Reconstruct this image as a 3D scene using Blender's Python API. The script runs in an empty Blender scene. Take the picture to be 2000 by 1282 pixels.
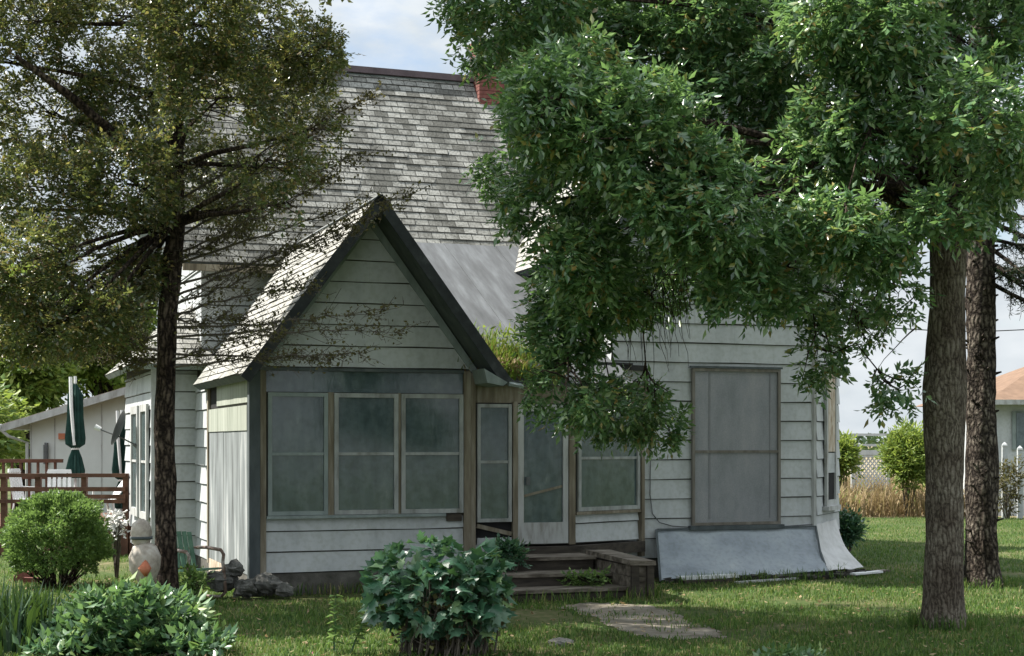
import bpy, math, random
import numpy as np
from mathutils import Vector

random.seed(7)
rng = np.random.default_rng(11)
sc = bpy.context.scene
R = math.radians
CAMH = 2.1

# ------------------------------------------------------------------ camera
cam = bpy.data.cameras.new('camera'); cam_o = bpy.data.objects.new('camera', cam)
sc.collection.objects.link(cam_o); sc.camera = cam_o
cam.sensor_width = 36; cam.lens = 54.0; cam.shift_y = 0.112
cam_o.location = (0, 0, CAMH); cam_o.rotation_euler = (R(90), 0, 0)
cam.clip_start = 0.1; cam.clip_end = 3000

# ------------------------------------------------------------------ world, sun, exposure
SUN_AZ = R(14)      # degrees behind the picture plane, on the left
SUN_EL = R(52)
sdir = Vector((-math.cos(SUN_EL)*math.cos(SUN_AZ), math.cos(SUN_EL)*math.sin(SUN_AZ), math.sin(SUN_EL)))
w = bpy.data.worlds.new('World'); sc.world = w; w.use_nodes = True
nt = w.node_tree; N = nt.nodes; L = nt.links
for n in list(N): N.remove(n)
wo = N.new('ShaderNodeOutputWorld'); bg = N.new('ShaderNodeBackground'); bg.inputs[1].default_value = 0.1
sky = N.new('ShaderNodeTexSky'); sky.sky_type = 'NISHITA'; sky.sun_disc = False
sky.sun_elevation = SUN_EL; sky.sun_rotation = math.atan2(sdir.x, sdir.y)
tc = N.new('ShaderNodeTexCoord'); mp = N.new('ShaderNodeMapping'); mp.inputs['Scale'].default_value = (2.2, 2.2, 5.0)
mp.inputs['Location'].default_value = (0.35, 0.1, 0.25)
cn = N.new('ShaderNodeTexNoise'); cn.inputs['Scale'].default_value = 2.6; cn.inputs['Detail'].default_value = 9; cn.inputs['Roughness'].default_value = 0.55
cr = N.new('ShaderNodeValToRGB'); cr.color_ramp.elements[0].position = 0.29; cr.color_ramp.elements[1].position = 0.45
cn2 = N.new('ShaderNodeTexNoise'); cn2.inputs['Scale'].default_value = 6; cn2.inputs['Detail'].default_value = 6
cc = N.new('ShaderNodeValToRGB')
cc.color_ramp.elements[0].position = 0.3; cc.color_ramp.elements[0].color = (2.5, 2.8, 3.05, 1)
cc.color_ramp.elements[1].position = 0.7; cc.color_ramp.elements[1].color = (3.6, 3.8, 3.95, 1)
mx = N.new('ShaderNodeMix'); mx.data_type = 'RGBA'
L.new(tc.outputs['Generated'], mp.inputs[0]); L.new(mp.outputs[0], cn.inputs[0]); L.new(mp.outputs[0], cn2.inputs[0])
L.new(cn.outputs[0], cr.inputs[0]); L.new(cn2.outputs[0], cc.inputs[0])
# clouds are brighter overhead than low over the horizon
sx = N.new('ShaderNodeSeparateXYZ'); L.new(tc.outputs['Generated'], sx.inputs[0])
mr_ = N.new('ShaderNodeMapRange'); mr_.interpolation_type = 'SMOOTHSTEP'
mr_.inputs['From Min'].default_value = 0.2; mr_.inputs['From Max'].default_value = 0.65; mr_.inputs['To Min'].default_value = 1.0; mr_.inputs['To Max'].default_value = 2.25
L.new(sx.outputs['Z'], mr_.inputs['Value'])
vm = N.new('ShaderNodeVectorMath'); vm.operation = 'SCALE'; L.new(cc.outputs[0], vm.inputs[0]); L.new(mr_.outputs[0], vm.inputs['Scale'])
sk2 = N.new('ShaderNodeVectorMath'); sk2.operation = 'SCALE'; sk2.inputs['Scale'].default_value = 0.75; L.new(sky.outputs[0], sk2.inputs[0])
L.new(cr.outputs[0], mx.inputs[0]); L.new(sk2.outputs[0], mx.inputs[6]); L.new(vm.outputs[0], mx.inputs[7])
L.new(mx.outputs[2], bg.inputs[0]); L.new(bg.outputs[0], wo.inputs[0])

sl = bpy.data.lights.new('sun', 'SUN'); sl.energy = 5.0; sl.angle = R(0.55); sl.color = (1.0, 0.95, 0.86)
so = bpy.data.objects.new('sun', sl); sc.collection.objects.link(so)
so.rotation_euler = (-sdir).to_track_quat('-Z', 'Y').to_euler(); so.location = (-20, 20, 40)
sc.view_settings.view_transform = 'Standard'; sc.view_settings.look = 'None'
sc.view_settings.exposure = 1.25; sc.view_settings.gamma = 1.0
sc.view_settings.use_curve_mapping = False
sc.cycles.max_bounces = 6; sc.cycles.diffuse_bounces = 3; sc.cycles.transparent_max_bounces = 4

# ------------------------------------------------------------------ helpers
def at(px, py, Y):
    """a point of the place from its bearing in the survey photo and its depth in metres"""
    return Vector(((px-1000)/3000*Y, Y, CAMH+(865-py)/3000*Y))

def tag(o, label=None, cat=None, group=None, kind=None):
    if label: o['label'] = label
    if cat: o['category'] = cat
    if group: o['group'] = group
    if kind: o['kind'] = kind
    return o

def empty(name, loc, rz=0, label=None, cat=None, group=None):
    o = bpy.data.objects.new(name, None); sc.collection.objects.link(o)
    o.location = loc; o.rotation_euler = (0, 0, rz); o.empty_display_size = 0.2
    return tag(o, label, cat, group)

class MB:
    def __init__(s): s.v = []; s.f = []; s.uv = []
    def face(s, pts, uv=None):
        b = len(s.v); s.v += [tuple(p) for p in pts]; s.f.append(tuple(range(b, b+len(pts))))
        s.uv.append(uv or [(p[0], p[2]) for p in pts])
    def hexa(s, a):   # 8 corners: bottom 4 ccw, top 4 ccw
        for q in ((3,2,1,0),(4,5,6,7),(0,1,5,4),(1,2,6,5),(2,3,7,6),(3,0,4,7)):
            s.face([a[i] for i in q])
    def box(s, x0, x1, y0, y1, z0, z1):
        s.hexa([(x0,y0,z0),(x1,y0,z0),(x1,y1,z0),(x0,y1,z0),(x0,y0,z1),(x1,y0,z1),(x1,y1,z1),(x0,y1,z1)])
    def wbox(s, W, s0, s1, t0, t1, z0, z1):   # t1 is the outer face
        s.hexa([W(s0,t1,z0),W(s1,t1,z0),W(s1,t0,z0),W(s0,t0,z0),W(s0,t1,z1),W(s1,t1,z1),W(s1,t0,z1),W(s0,t0,z1)])
    def prism(s, poly, dirv):   # polygon list of 3d points + extrusion
        d = Vector(dirv); a = [Vector(p) for p in poly]; b = [p+d for p in a]
        s.face(a); s.face(b[::-1])
        for i in range(len(a)):
            j = (i+1) % len(a); s.face([a[j], a[i], b[i], b[j]])
    def beam(s, p, q, wd, hd, up=(0,0,1)):
        p = Vector(p); q = Vector(q); d = (q-p).normalized(); u = Vector(up)
        x = d.cross(u)
        if x.length < 1e-4: x = d.cross(Vector((1,0,0)))
        x.normalize(); y = x.cross(d).normalized()
        c = []
        for e in (p, q):
            for sx, sy in ((-1,-1),(1,-1),(1,1),(-1,1)): c.append(e + x*(sx*wd/2) + y*(sy*hd/2))
        s.hexa(c)
    def tube(s, pts, rad, n=8, cap=True):
        pts = [Vector(p) for p in pts]; rings = []
        for i, p in enumerate(pts):
            d = (pts[min(i+1, len(pts)-1)] - pts[max(i-1, 0)]).normalized()
            a = d.cross(Vector((0.31,0.21,0.93)))
            if a.length < 0.05: a = d.cross(Vector((1,0,0)))
            a.normalize(); b = d.cross(a)
            r = rad[i] if hasattr(rad, '__len__') else rad
            base = len(s.v); rings.append(base)
            for k in range(n):
                t = 2*math.pi*k/n; rr = r
                s.v.append(tuple(p + a*(math.cos(t)*rr) + b*(math.sin(t)*rr)))
        for i in range(len(rings)-1):
            for k in range(n):
                k2 = (k+1) % n
                s.f.append((rings[i]+k, rings[i]+k2, rings[i+1]+k2, rings[i+1]+k)); s.uv.append([(0,0)]*4)
        if cap:
            s.f.append(tuple(rings[0]+k for k in range(n))[::-1]); s.uv.append([(0,0)]*n)
            s.f.append(tuple(rings[-1]+k for k in range(n))); s.uv.append([(0,0)]*n)
    def build(s, name, mat, parent=None, smooth=False):
        me = bpy.data.meshes.new(name); me.from_pydata(s.v, [], s.f)
        uvl = me.uv_layers.new(name='UVMap')
        flat = [c for f in s.uv for p in f for c in p]
        uvl.data.foreach_set('uv', flat)
        if smooth: me.polygons.foreach_set('use_smooth', [True]*len(s.f))
        me.materials.append(mat); me.update()
        o = bpy.data.objects.new(name, me); sc.collection.objects.link(o)
        if parent: o.parent = parent
        return o

def build_np(name, V, F, mat, parent=None, loc=None):
    me = bpy.data.meshes.new(name)
    M, K = F.shape
    me.vertices.add(len(V)); me.vertices.foreach_set('co', V.astype(np.float32).ravel())
    me.loops.add(M*K); me.loops.foreach_set('vertex_index', F.astype(np.int32).ravel())
    me.polygons.add(M); me.polygons.foreach_set('loop_start', np.arange(0, M*K, K, dtype=np.int32))
    me.polygons.foreach_set('loop_total', np.full(M, K, dtype=np.int32))
    me.update(calc_edges=True); me.materials.append(mat)
    o = bpy.data.objects.new(name, me); sc.collection.objects.link(o)
    if parent: o.parent = parent
    return o

# ------------------------------------------------------------------ materials
def mat(name):
    m = bpy.data.materials.new(name); m.use_nodes = True
    t = m.node_tree; return m, t.nodes, t.links, t.nodes['Principled BSDF']

def ramp(Nn, els):
    r = Nn.new('ShaderNodeValToRGB'); e = r.color_ramp.elements
    while len(e) < len(els): e.new(0.5)
    for i, (p, c) in enumerate(els): e[i].position = p; e[i].color = (*c, 1)
    return r

def noisy(name, els, scale=(1,1,1), nscale=5, detail=6, rough=0.8, bump=0.0, bdist=0.01, spec=0.3, metal=0, els2=None, n2=40, mixf=0.4):
    m, Nn, Ll, b = mat(name)
    tc = Nn.new('ShaderNodeTexCoord'); mp = Nn.new('ShaderNodeMapping'); mp.inputs['Scale'].default_value = scale
    no = Nn.new('ShaderNodeTexNoise'); no.inputs['Scale'].default_value = nscale; no.inputs['Detail'].default_value = detail
    no.inputs['Roughness'].default_value = 0.62
    r = ramp(Nn, els)
    Ll.new(tc.outputs['Object'], mp.inputs[0]); Ll.new(mp.outputs[0], no.inputs[0]); Ll.new(no.outputs[0], r.inputs[0])
    col = r.outputs[0]
    if els2:
        n_2 = Nn.new('ShaderNodeTexNoise'); n_2.inputs['Scale'].default_value = n2; n_2.inputs['Detail'].default_value = 4
        r2 = ramp(Nn, els2); mxn = Nn.new('ShaderNodeMix'); mxn.data_type = 'RGBA'; mxn.blend_type = 'MULTIPLY'; mxn.inputs[0].default_value = mixf
        Ll.new(tc.outputs['Object'], n_2.inputs[0]); Ll.new(n_2.outputs[0], r2.inputs[0])
        Ll.new(col, mxn.inputs[6]); Ll.new(r2.outputs[0], mxn.inputs[7]); col = mxn.outputs[2]
    Ll.new(col, b.inputs['Base Color'])
    b.inputs['Roughness'].default_value = rough; b.inputs['Specular IOR Level'].default_value = spec; b.inputs['Metallic'].default_value = metal
    if bump:
        bp = Nn.new('ShaderNodeBump'); bp.inputs['Strength'].default_value = bump; bp.inputs['Distance'].default_value = bdist
        Ll.new(no.outputs[0], bp.inputs['Height']); Ll.new(bp.outputs[0], b.inputs['Normal'])
    return m

def leafmat(name, els, trans=0.35, rough=0.45, spec=0.4, tcol=(0.12, 0.2, 0.02), clump=0.0):
    m, Nn, Ll, b = mat(name)
    g = Nn.new('ShaderNodeNewGeometry'); r = ramp(Nn, els)
    tcn = Nn.new('ShaderNodeTexCoord'); no = Nn.new('ShaderNodeTexNoise'); no.inputs['Scale'].default_value = 1.3; no.inputs['Detail'].default_value = 3
    Ll.new(tcn.outputs['Object'], no.inputs[0])
    ad = Nn.new('ShaderNodeMath'); ad.operation = 'MULTIPLY_ADD'; ad.inputs[1].default_value = clump*2
    Ll.new(no.outputs[0], ad.inputs[0])
    su = Nn.new('ShaderNodeMath'); su.operation = 'SUBTRACT'; su.inputs[1].default_value = clump
    Ll.new(g.outputs['Random Per Island'], su.inputs[0]); Ll.new(su.outputs[0], ad.inputs[2])
    Ll.new(ad.outputs[0], r.inputs[0]); Ll.new(r.outputs[0], b.inputs['Base Color'])
    b.inputs['Roughness'].default_value = rough; b.inputs['Specular IOR Level'].default_value = spec
    tr = Nn.new('ShaderNodeBsdfTranslucent'); mxc = Nn.new('ShaderNodeMix'); mxc.data_type = 'RGBA'; mxc.inputs[0].default_value = 0.6
    Ll.new(r.outputs[0], mxc.inputs[6]); mxc.inputs[7].default_value = (*tcol, 1); Ll.new(mxc.outputs[2], tr.inputs[0])
    ms = Nn.new('ShaderNodeMixShader'); ms.inputs[0].default_value = trans
    Ll.new(b.outputs[0], ms.inputs[1]); Ll.new(tr.outputs[0], ms.inputs[2])
    Ll.new(ms.outputs[0], Nn['Material Output'].inputs[0])
    return m

def shingle_mat(name, pale, dark, patch, bw=0.25, rh=0.13, mixr=0.15):
    m, Nn, Ll, b = mat(name)
    uv = Nn.new('ShaderNodeUVMap'); uv.uv_map = 'UVMap'
    br = Nn.new('ShaderNodeTexBrick'); br.offset = 0.5
    br.inputs['Scale'].default_value = 1; br.inputs['Brick Width'].default_value = bw; br.inputs['Row Height'].default_value = rh
    br.inputs['Mortar Size'].default_value = 0.009; br.inputs['Mortar Smooth'].default_value = 0.2
    br.inputs['Color1'].default_value = (0,0,0,1); br.inputs['Color2'].default_value = (1,1,1,1); br.inputs['Mortar'].default_value = (0.5,0.5,0.5,1)
    Ll.new(uv.outputs[0], br.inputs[0])
    no = Nn.new('ShaderNodeTexNoise'); no.inputs['Scale'].default_value = 0.75; no.inputs['Detail'].default_value = 11; no.inputs['Roughness'].default_value = 0.72
    Ll.new(uv.outputs[0], no.inputs[0])
    # worn patches broken up shingle by shingle
    a = Nn.new('ShaderNodeMath'); a.operation = 'MULTIPLY_ADD'; a.inputs[1].default_value = mixr
    Ll.new(br.outputs['Color'], a.inputs[0]); Ll.new(no.outputs[0], a.inputs[2])
    rp = ramp(Nn, [(patch-0.05, dark), (patch+0.03, tuple(0.55*p+0.45*d for p, d in zip(pale, dark))), (patch+0.16, pale)])
    Ll.new(a.outputs[0], rp.inputs[0])
    fn = Nn.new('ShaderNodeTexNoise'); fn.inputs['Scale'].default_value = 26; fn.inputs['Detail'].default_value = 5
    Ll.new(uv.outputs[0], fn.inputs[0]); fr = ramp(Nn, [(0.34, (0.42,0.42,0.40)), (0.58, (1,1,1))]); Ll.new(fn.outputs[0], fr.inputs[0])
    mu = Nn.new('ShaderNodeMix'); mu.data_type = 'RGBA'; mu.blend_type = 'MULTIPLY'; mu.inputs[0].default_value = 0.75
    Ll.new(rp.outputs[0], mu.inputs[6]); Ll.new(fr.outputs[0], mu.inputs[7])
    mm = Nn.new('ShaderNodeMix'); mm.data_type = 'RGBA'; mm.inputs[7].default_value = (0.05,0.05,0.045,1)
    Ll.new(br.outputs['Fac'], mm.inputs[0]); Ll.new(mu.outputs[2], mm.inputs[6]); Ll.new(mm.outputs[2], b.inputs['Base Color'])
    b.inputs['Roughness'].default_value = 0.9; b.inputs['Specular IOR Level'].default_value = 0.15
    bp = Nn.new('ShaderNodeBump'); bp.inputs['Strength'].default_value = 0.5; bp.inputs['Distance'].default_value = 0.01
    Ll.new(fn.outputs[0], bp.inputs['Height']); Ll.new(bp.outputs[0], b.inputs['Normal'])
    return m

SIDING = noisy('painted_siding', [(0.25,(0.31,0.325,0.335)),(0.5,(0.435,0.455,0.468)),(0.75,(0.485,0.505,0.515))], (1,1,0.35), 2.2, 7, 0.6, 0.15, 0.004, 0.3,
               els2=[(0.35,(0.78,0.77,0.72)),(0.55,(1,1,1))], n2=14, mixf=0.5)
CORE = noisy('shadow_gap_core', [(0.3,(0.05,0.05,0.045)),(0.7,(0.09,0.085,0.075))], nscale=6, rough=0.9)  # dark colour paints in the shadow lines seen between siding courses
TRIM = noisy('peeling_white_trim', [(0.3,(0.22,0.21,0.19)),(0.48,(0.37,0.375,0.37)),(0.7,(0.46,0.47,0.47))], (1,1,0.25), 7, 8, 0.65, 0.2, 0.004)
TANWOOD = noisy('bare_tan_timber', [(0.3,(0.085,0.07,0.05)),(0.5,(0.175,0.15,0.11)),(0.72,(0.30,0.275,0.23))], (1,1,0.12), 9, 8, 0.8, 0.25, 0.004)
FRAMEGREY = noisy('dull_window_frame', [(0.3,(0.15,0.15,0.135)),(0.46,(0.26,0.27,0.265)),(0.66,(0.37,0.385,0.38)),(0.8,(0.46,0.47,0.465))], (1,1,0.3), 6, 10, 0.7, 0.2, 0.004)
STAINGREY = noisy('grey_brown_frame', [(0.3,(0.10,0.09,0.075)),(0.6,(0.19,0.175,0.155)),(0.8,(0.28,0.27,0.25))], (1,1,0.15), 8, 8, 0.8)
DARKTRIM = noisy('dark_grey_paint', [(0.3,(0.045,0.055,0.06)),(0.6,(0.085,0.10,0.105)),(0.8,(0.13,0.14,0.14))], (1,1,0.3), 6, 7, 0.7, 0.2, 0.004)
GREYTRIM = noisy('grey_green_paint', [(0.3,(0.15,0.18,0.18)),(0.6,(0.25,0.29,0.285))], (1,1,0.4), 5, 7, 0.7, 0.2, 0.004)
PANEL = noisy('weathered_plywood', [(0.32,(0.075,0.08,0.08)),(0.44,(0.16,0.175,0.18)),(0.56,(0.23,0.25,0.255)),(0.70,(0.42,0.43,0.435))], (3.2,3.2,0.4), 1.7, 10, 0.75, 0.25, 0.004)
PANELTOP = noisy('green_grey_boards', [(0.3,(0.22,0.24,0.20)),(0.7,(0.38,0.40,0.35))], (6,6,0.4), 1.6, 6, 0.8)
STAIN = noisy('tan_stained_board', [(0.3,(0.22,0.15,0.09)),(0.5,(0.45,0.38,0.30)),(0.7,(0.55,0.52,0.47))], (3,3,1.5), 3, 8, 0.85)
PANE = noisy('mottled_dark_pane', [(0.25,(0.035,0.058,0.066)),(0.5,(0.062,0.09,0.098)),(0.66,(0.09,0.12,0.125)),(0.8,(0.18,0.21,0.215))], (3.0,3.0,0.8), 1.5, 14, 0.12, 0.3, 0.015, 0.8,
             els2=[(0.36,(0.55,0.64,0.62)),(0.60,(1.2,1.2,1.2))], n2=9, mixf=0.6)  # mottling paints in murky reflections and clouded plastic film
PLASTIC = noisy('plastic_sheeted_window', [(0.3,(0.17,0.18,0.195)),(0.5,(0.225,0.23,0.25)),(0.75,(0.29,0.285,0.30))], (1,1,0.4), 3, 10, 0.3, 0.5, 0.02, 0.5, els2=[(0.38,(0.78,0.82,0.83)),(0.6,(1,1,1))], n2=45, mixf=0.6)
SHINGLE = shingle_mat('worn_asbestos_shingle', (0.32,0.32,0.30), (0.105,0.105,0.095), 0.59, 0.25, 0.13, 0.20)
SHINGLE_B = shingle_mat('pale_asbestos_shingle', (0.37,0.365,0.345), (0.2,0.2,0.18), 0.46, 0.25, 0.13, 0.15)
RIDGE = noisy('purple_brown_ridge', [(0.3,(0.06,0.045,0.05)),(0.7,(0.12,0.09,0.10))], nscale=4, rough=0.7)
METALROOF = noisy('dull_metal_sheet', [(0.25,(0.05,0.053,0.055)),(0.5,(0.085,0.09,0.096)),(0.75,(0.14,0.15,0.16))], (2.4,0.35,0.35), 2.4, 10, 0.75, 0.1, 0.01, 0.2)
TIN = noisy('grey_blue_skirt_sheet', [(0.25,(0.17,0.195,0.22)),(0.45,(0.26,0.295,0.33)),(0.65,(0.33,0.365,0.395)),(0.8,(0.45,0.46,0.46))], (1,1,1), 1.6, 9, 0.6, 0.5, 0.03, 0.3, els2=[(0.38,(0.7,0.68,0.64)),(0.5,(1,1,1))], n2=16, mixf=0.35)
SKIRTWHITE = noisy('grey_white_skirt_sheet', [(0.3,(0.36,0.36,0.35)),(0.6,(0.50,0.50,0.50))], (1,1,1), 4, 7, 0.65, 0.3, 0.02)
BLACKGAP = noisy('dark_void', [(0.3,(0.008,0.008,0.01)),(0.7,(0.02,0.02,0.02))], nscale=4, rough=0.95)
FOUND = noisy('dirty_stone_foundation', [(0.3,(0.05,0.048,0.04)),(0.55,(0.10,0.095,0.085)),(0.75,(0.17,0.16,0.14))], nscale=5, detail=8, rough=0.95, bump=0.6, bdist=0.03)
STONE = noisy('grey_field_stone', [(0.3,(0.045,0.045,0.042)),(0.5,(0.10,0.10,0.092)),(0.64,(0.17,0.168,0.155)),(0.80,(0.34,0.33,0.30))], nscale=7, detail=9, rough=0.95, bump=1.0, bdist=0.05)
STEPWOOD = noisy('grey_rotten_step', [(0.30,(0.035,0.027,0.02)),(0.45,(0.10,0.085,0.068)),(0.6,(0.20,0.175,0.145)),(0.76,(0.32,0.29,0.25))], (0.9,3,3), 3.2, 11, 0.9, 0.5, 0.01)
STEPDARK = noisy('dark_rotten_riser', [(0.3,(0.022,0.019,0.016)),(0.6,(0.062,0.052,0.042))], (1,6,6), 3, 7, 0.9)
BARK_A = noisy('grey_ridged_bark', [(0.32,(0.03,0.024,0.019)),(0.46,(0.085,0.073,0.06)),(0.58,(0.13,0.115,0.096)),(0.74,(0.22,0.20,0.175))], (1,1,0.22), 24, 10, 0.95, 1.0, 0.03, els2=[(0.35,(0.6,0.58,0.52)),(0.6,(1,1,1))], n2=4, mixf=0.7)
BARK_B = noisy('dark_scaly_bark', [(0.3,(0.018,0.014,0.012)),(0.5,(0.055,0.043,0.036)),(0.68,(0.12,0.10,0.085)),(0.8,(0.20,0.18,0.16))], (1,1,0.6), 11, 8, 0.95, 1.0, 0.03)
BARK_C = noisy('brown_black_bark', [(0.3,(0.016,0.012,0.010)),(0.55,(0.045,0.033,0.027)),(0.78,(0.12,0.095,0.08))], (1,1,0.3), 13, 8, 0.95, 1.0, 0.03)
TWIG = noisy('dead_twig', [(0.3,(0.05,0.042,0.034)),(0.7,(0.13,0.112,0.092))], nscale=6, rough=0.95)
BRICK = noisy('brick_red', [(0.3,(0.10,0.04,0.034)),(0.6,(0.185,0.07,0.058)),(0.8,(0.27,0.15,0.13))], nscale=9, rough=0.9, bump=0.3)
DECK = noisy('red_brown_deck', [(0.3,(0.06,0.028,0.018)),(0.6,(0.125,0.06,0.038)),(0.8,(0.19,0.11,0.075))], (1,1,1), 5, 7, 0.7)
CANVAS = noisy('dark_green_canvas', [(0.3,(0.008,0.03,0.026)),(0.6,(0.018,0.06,0.05))], nscale=6, rough=0.85)
WHITEP = noisy('white_plastic', [(0.3,(0.62,0.63,0.64)),(0.7,(0.74,0.75,0.76))], nscale=4, rough=0.45)
GREYMET = noisy('grey_metal', [(0.3,(0.07,0.075,0.08)),(0.7,(0.15,0.155,0.16))], nscale=6, rough=0.5, metal=0.3)
GREENMET = noisy('faded_green_paint', [(0.3,(0.06,0.13,0.09)),(0.6,(0.12,0.23,0.16)),(0.8,(0.22,0.3,0.24))], nscale=9, detail=8, rough=0.6)
RUST = noisy('rusty_tube', [(0.3,(0.06,0.035,0.025)),(0.5,(0.16,0.11,0.085)),(0.7,(0.42,0.40,0.37))], nscale=9, rough=0.6)
GARAGE = noisy('pale_outbuilding_wall', [(0.3,(0.52,0.54,0.53)),(0.7,(0.60,0.62,0.61))], nscale=2, rough=0.7)
GROOF = noisy('brown_felt_roof', [(0.3,(0.16,0.13,0.11)),(0.7,(0.28,0.24,0.21))], nscale=5, rough=0.9)
FARROOF = noisy('orange_brown_roof', [(0.3,(0.12,0.075,0.05)),(0.7,(0.19,0.12,0.08))], nscale=3, rough=0.9)
CONC = noisy('worn_dirt_path', [(0.3,(0.07,0.06,0.043)),(0.45,(0.135,0.118,0.09)),(0.6,(0.20,0.178,0.145)),(0.75,(0.29,0.265,0.225))], nscale=2.6, detail=12, rough=0.95, bump=0.6, bdist=0.02)
BLACK = noisy('black_plastic', [(0.3,(0.01,0.01,0.012)),(0.7,(0.03,0.03,0.03))], nscale=5, rough=0.6)
ORANGE = noisy('faded_orange', [(0.3,(0.42,0.13,0.07)),(0.7,(0.5,0.2,0.12))], nscale=5, rough=0.8)
BEIGE = noisy('pale_beige', [(0.3,(0.22,0.19,0.16)),(0.5,(0.36,0.32,0.275)),(0.7,(0.50,0.47,0.43))], nscale=9, rough=0.8)
PINK = noisy('pink_petal', [(0.3,(0.5,0.08,0.2)),(0.7,(0.6,0.16,0.3))], nscale=6, rough=0.6)

def barkmat(name, dark, mid, lite, sc_=(13,13,3.0), patch=None):
    m, Nn, Ll, b = mat(name)
    tc = Nn.new('ShaderNodeTexCoord'); mp = Nn.new('ShaderNodeMapping'); mp.inputs['Scale'].default_value = sc_
    n0 = Nn.new('ShaderNodeTexNoise'); n0.inputs['Scale'].default_value = 5; n0.inputs['Detail'].default_value = 5
    ad = Nn.new('ShaderNodeVectorMath'); ad.operation = 'MULTIPLY_ADD'; ad.inputs[1].default_value = (0.10, 0.10, 0.18)
    vo = Nn.new('ShaderNodeTexVoronoi'); vo.feature = 'DISTANCE_TO_EDGE'; vo.inputs['Scale'].default_value = 1
    Ll.new(tc.outputs['Object'], n0.inputs[0]); Ll.new(n0.outputs['Color'], ad.inputs[0]); Ll.new(tc.outputs['Object'], ad.inputs[2])
    Ll.new(ad.outputs[0], mp.inputs[0]); Ll.new(mp.outputs[0], vo.inputs[0])
    n1 = Nn.new('ShaderNodeTexNoise'); n1.inputs['Scale'].default_value = 30; n1.inputs['Detail'].default_value = 8; Ll.new(tc.outputs['Object'], n1.inputs[0])
    h = Nn.new('ShaderNodeMath'); h.operation = 'MULTIPLY_ADD'; h.inputs[1].default_value = 0.55; Ll.new(n1.outputs[0], h.inputs[0]); Ll.new(vo.outputs['Distance'], h.inputs[2])
    rp = ramp(Nn, [(0.26, dark), (0.42, mid), (0.68, lite)]); Ll.new(h.outputs[0], rp.inputs[0])
    n2 = Nn.new('ShaderNodeTexNoise'); n2.inputs['Scale'].default_value = 2.2; n2.inputs['Detail'].default_value = 6; Ll.new(tc.outputs['Object'], n2.inputs[0])
    r2 = ramp(Nn, [(0.38, (0.55,0.5,0.46)), (0.62, (1.15,1.15,1.1))]); Ll.new(n2.outputs[0], r2.inputs[0])
    mu = Nn.new('ShaderNodeMix'); mu.data_type = 'RGBA'; mu.blend_type = 'MULTIPLY'; mu.inputs[0].default_value = 0.9
    Ll.new(rp.outputs[0], mu.inputs[6]); Ll.new(r2.outputs[0], mu.inputs[7]); Ll.new(mu.outputs[2], b.inputs['Base Color'])
    b.inputs['Roughness'].default_value = 0.95; b.inputs['Specular IOR Level'].default_value = 0.15
    bp = Nn.new('ShaderNodeBump'); bp.inputs['Strength'].default_value = 1.0; bp.inputs['Distance'].default_value = 0.035
    Ll.new(h.outputs[0], bp.inputs['Height']); Ll.new(bp.outputs[0], b.inputs['Normal'])
    return m
BARK_A = barkmat('grey_furrowed_bark', (0.055,0.046,0.038), (0.135,0.117,0.097), (0.215,0.195,0.168), (24,24,4.5))
BARK_B = barkmat('dark_scaly_bark', (0.012,0.010,0.009), (0.055,0.045,0.038), (0.17,0.15,0.13), (15,15,7))
BARK_C = barkmat('brown_black_bark', (0.012,0.009,0.008), (0.045,0.034,0.028), (0.14,0.11,0.09), (18,18,5))
L_ASH = leafmat('ash_leaf', [(0,(0.018,0.055,0.027)),(0.3,(0.055,0.13,0.056)),(0.60,(0.115,0.215,0.09)),(0.84,(0.19,0.30,0.13)),(0.92,(0.36,0.46,0.29)),(0.965,(0.30,0.28,0.08)),(1,(0.26,0.17,0.06))], 0.38, 0.25, 1.0, (0.25,0.42,0.10), clump=0.25)
L_LEFT = leafmat('small_olive_leaf', [(0,(0.016,0.04,0.018)),(0.38,(0.055,0.095,0.036)),(0.66,(0.11,0.15,0.05)),(0.80,(0.16,0.145,0.06)),(0.90,(0.21,0.115,0.06)),(1,(0.48,0.44,0.14))], 0.42, 0.32, 0.9, (0.24,0.26,0.06), clump=0.2)
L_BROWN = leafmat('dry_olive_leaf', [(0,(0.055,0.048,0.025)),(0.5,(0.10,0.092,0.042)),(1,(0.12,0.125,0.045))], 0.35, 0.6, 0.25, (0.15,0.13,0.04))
L_BG = leafmat('bright_bush_leaf', [(0,(0.06,0.12,0.025)),(0.5,(0.14,0.21,0.045)),(1,(0.25,0.29,0.07))], 0.42, 0.5, 0.3, (0.3,0.38,0.06), clump=0.3)
L_BUSH = leafmat('clipped_bush_leaf', [(0,(0.05,0.105,0.03)),(0.5,(0.12,0.21,0.055)),(1,(0.20,0.30,0.085))], 0.40, 0.45, 0.4, (0.22,0.34,0.08), clump=0.3)
L_SHRUB = leafmat('blue_green_leaf', [(0,(0.03,0.085,0.04)),(0.5,(0.085,0.17,0.08)),(0.85,(0.17,0.27,0.14)),(1,(0.24,0.31,0.10))], 0.32, 0.35, 0.6, (0.2,0.35,0.08), clump=0.2)
L_MAPLE = leafmat('dark_lobed_leaf', [(0,(0.02,0.065,0.036)),(0.5,(0.05,0.13,0.075)),(0.85,(0.11,0.21,0.13)),(1,(0.16,0.24,0.10))], 0.3, 0.35, 0.6, (0.12,0.25,0.06), clump=0.25)
L_IRIS = leafmat('iris_blade', [(0,(0.012,0.04,0.02)),(1,(0.045,0.09,0.04))], 0.2, 0.5, 0.3)
L_SPRUCE = leafmat('spruce_needle', [(0,(0.01,0.022,0.016)),(1,(0.028,0.05,0.03))], 0.1, 0.6, 0.2)
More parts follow.
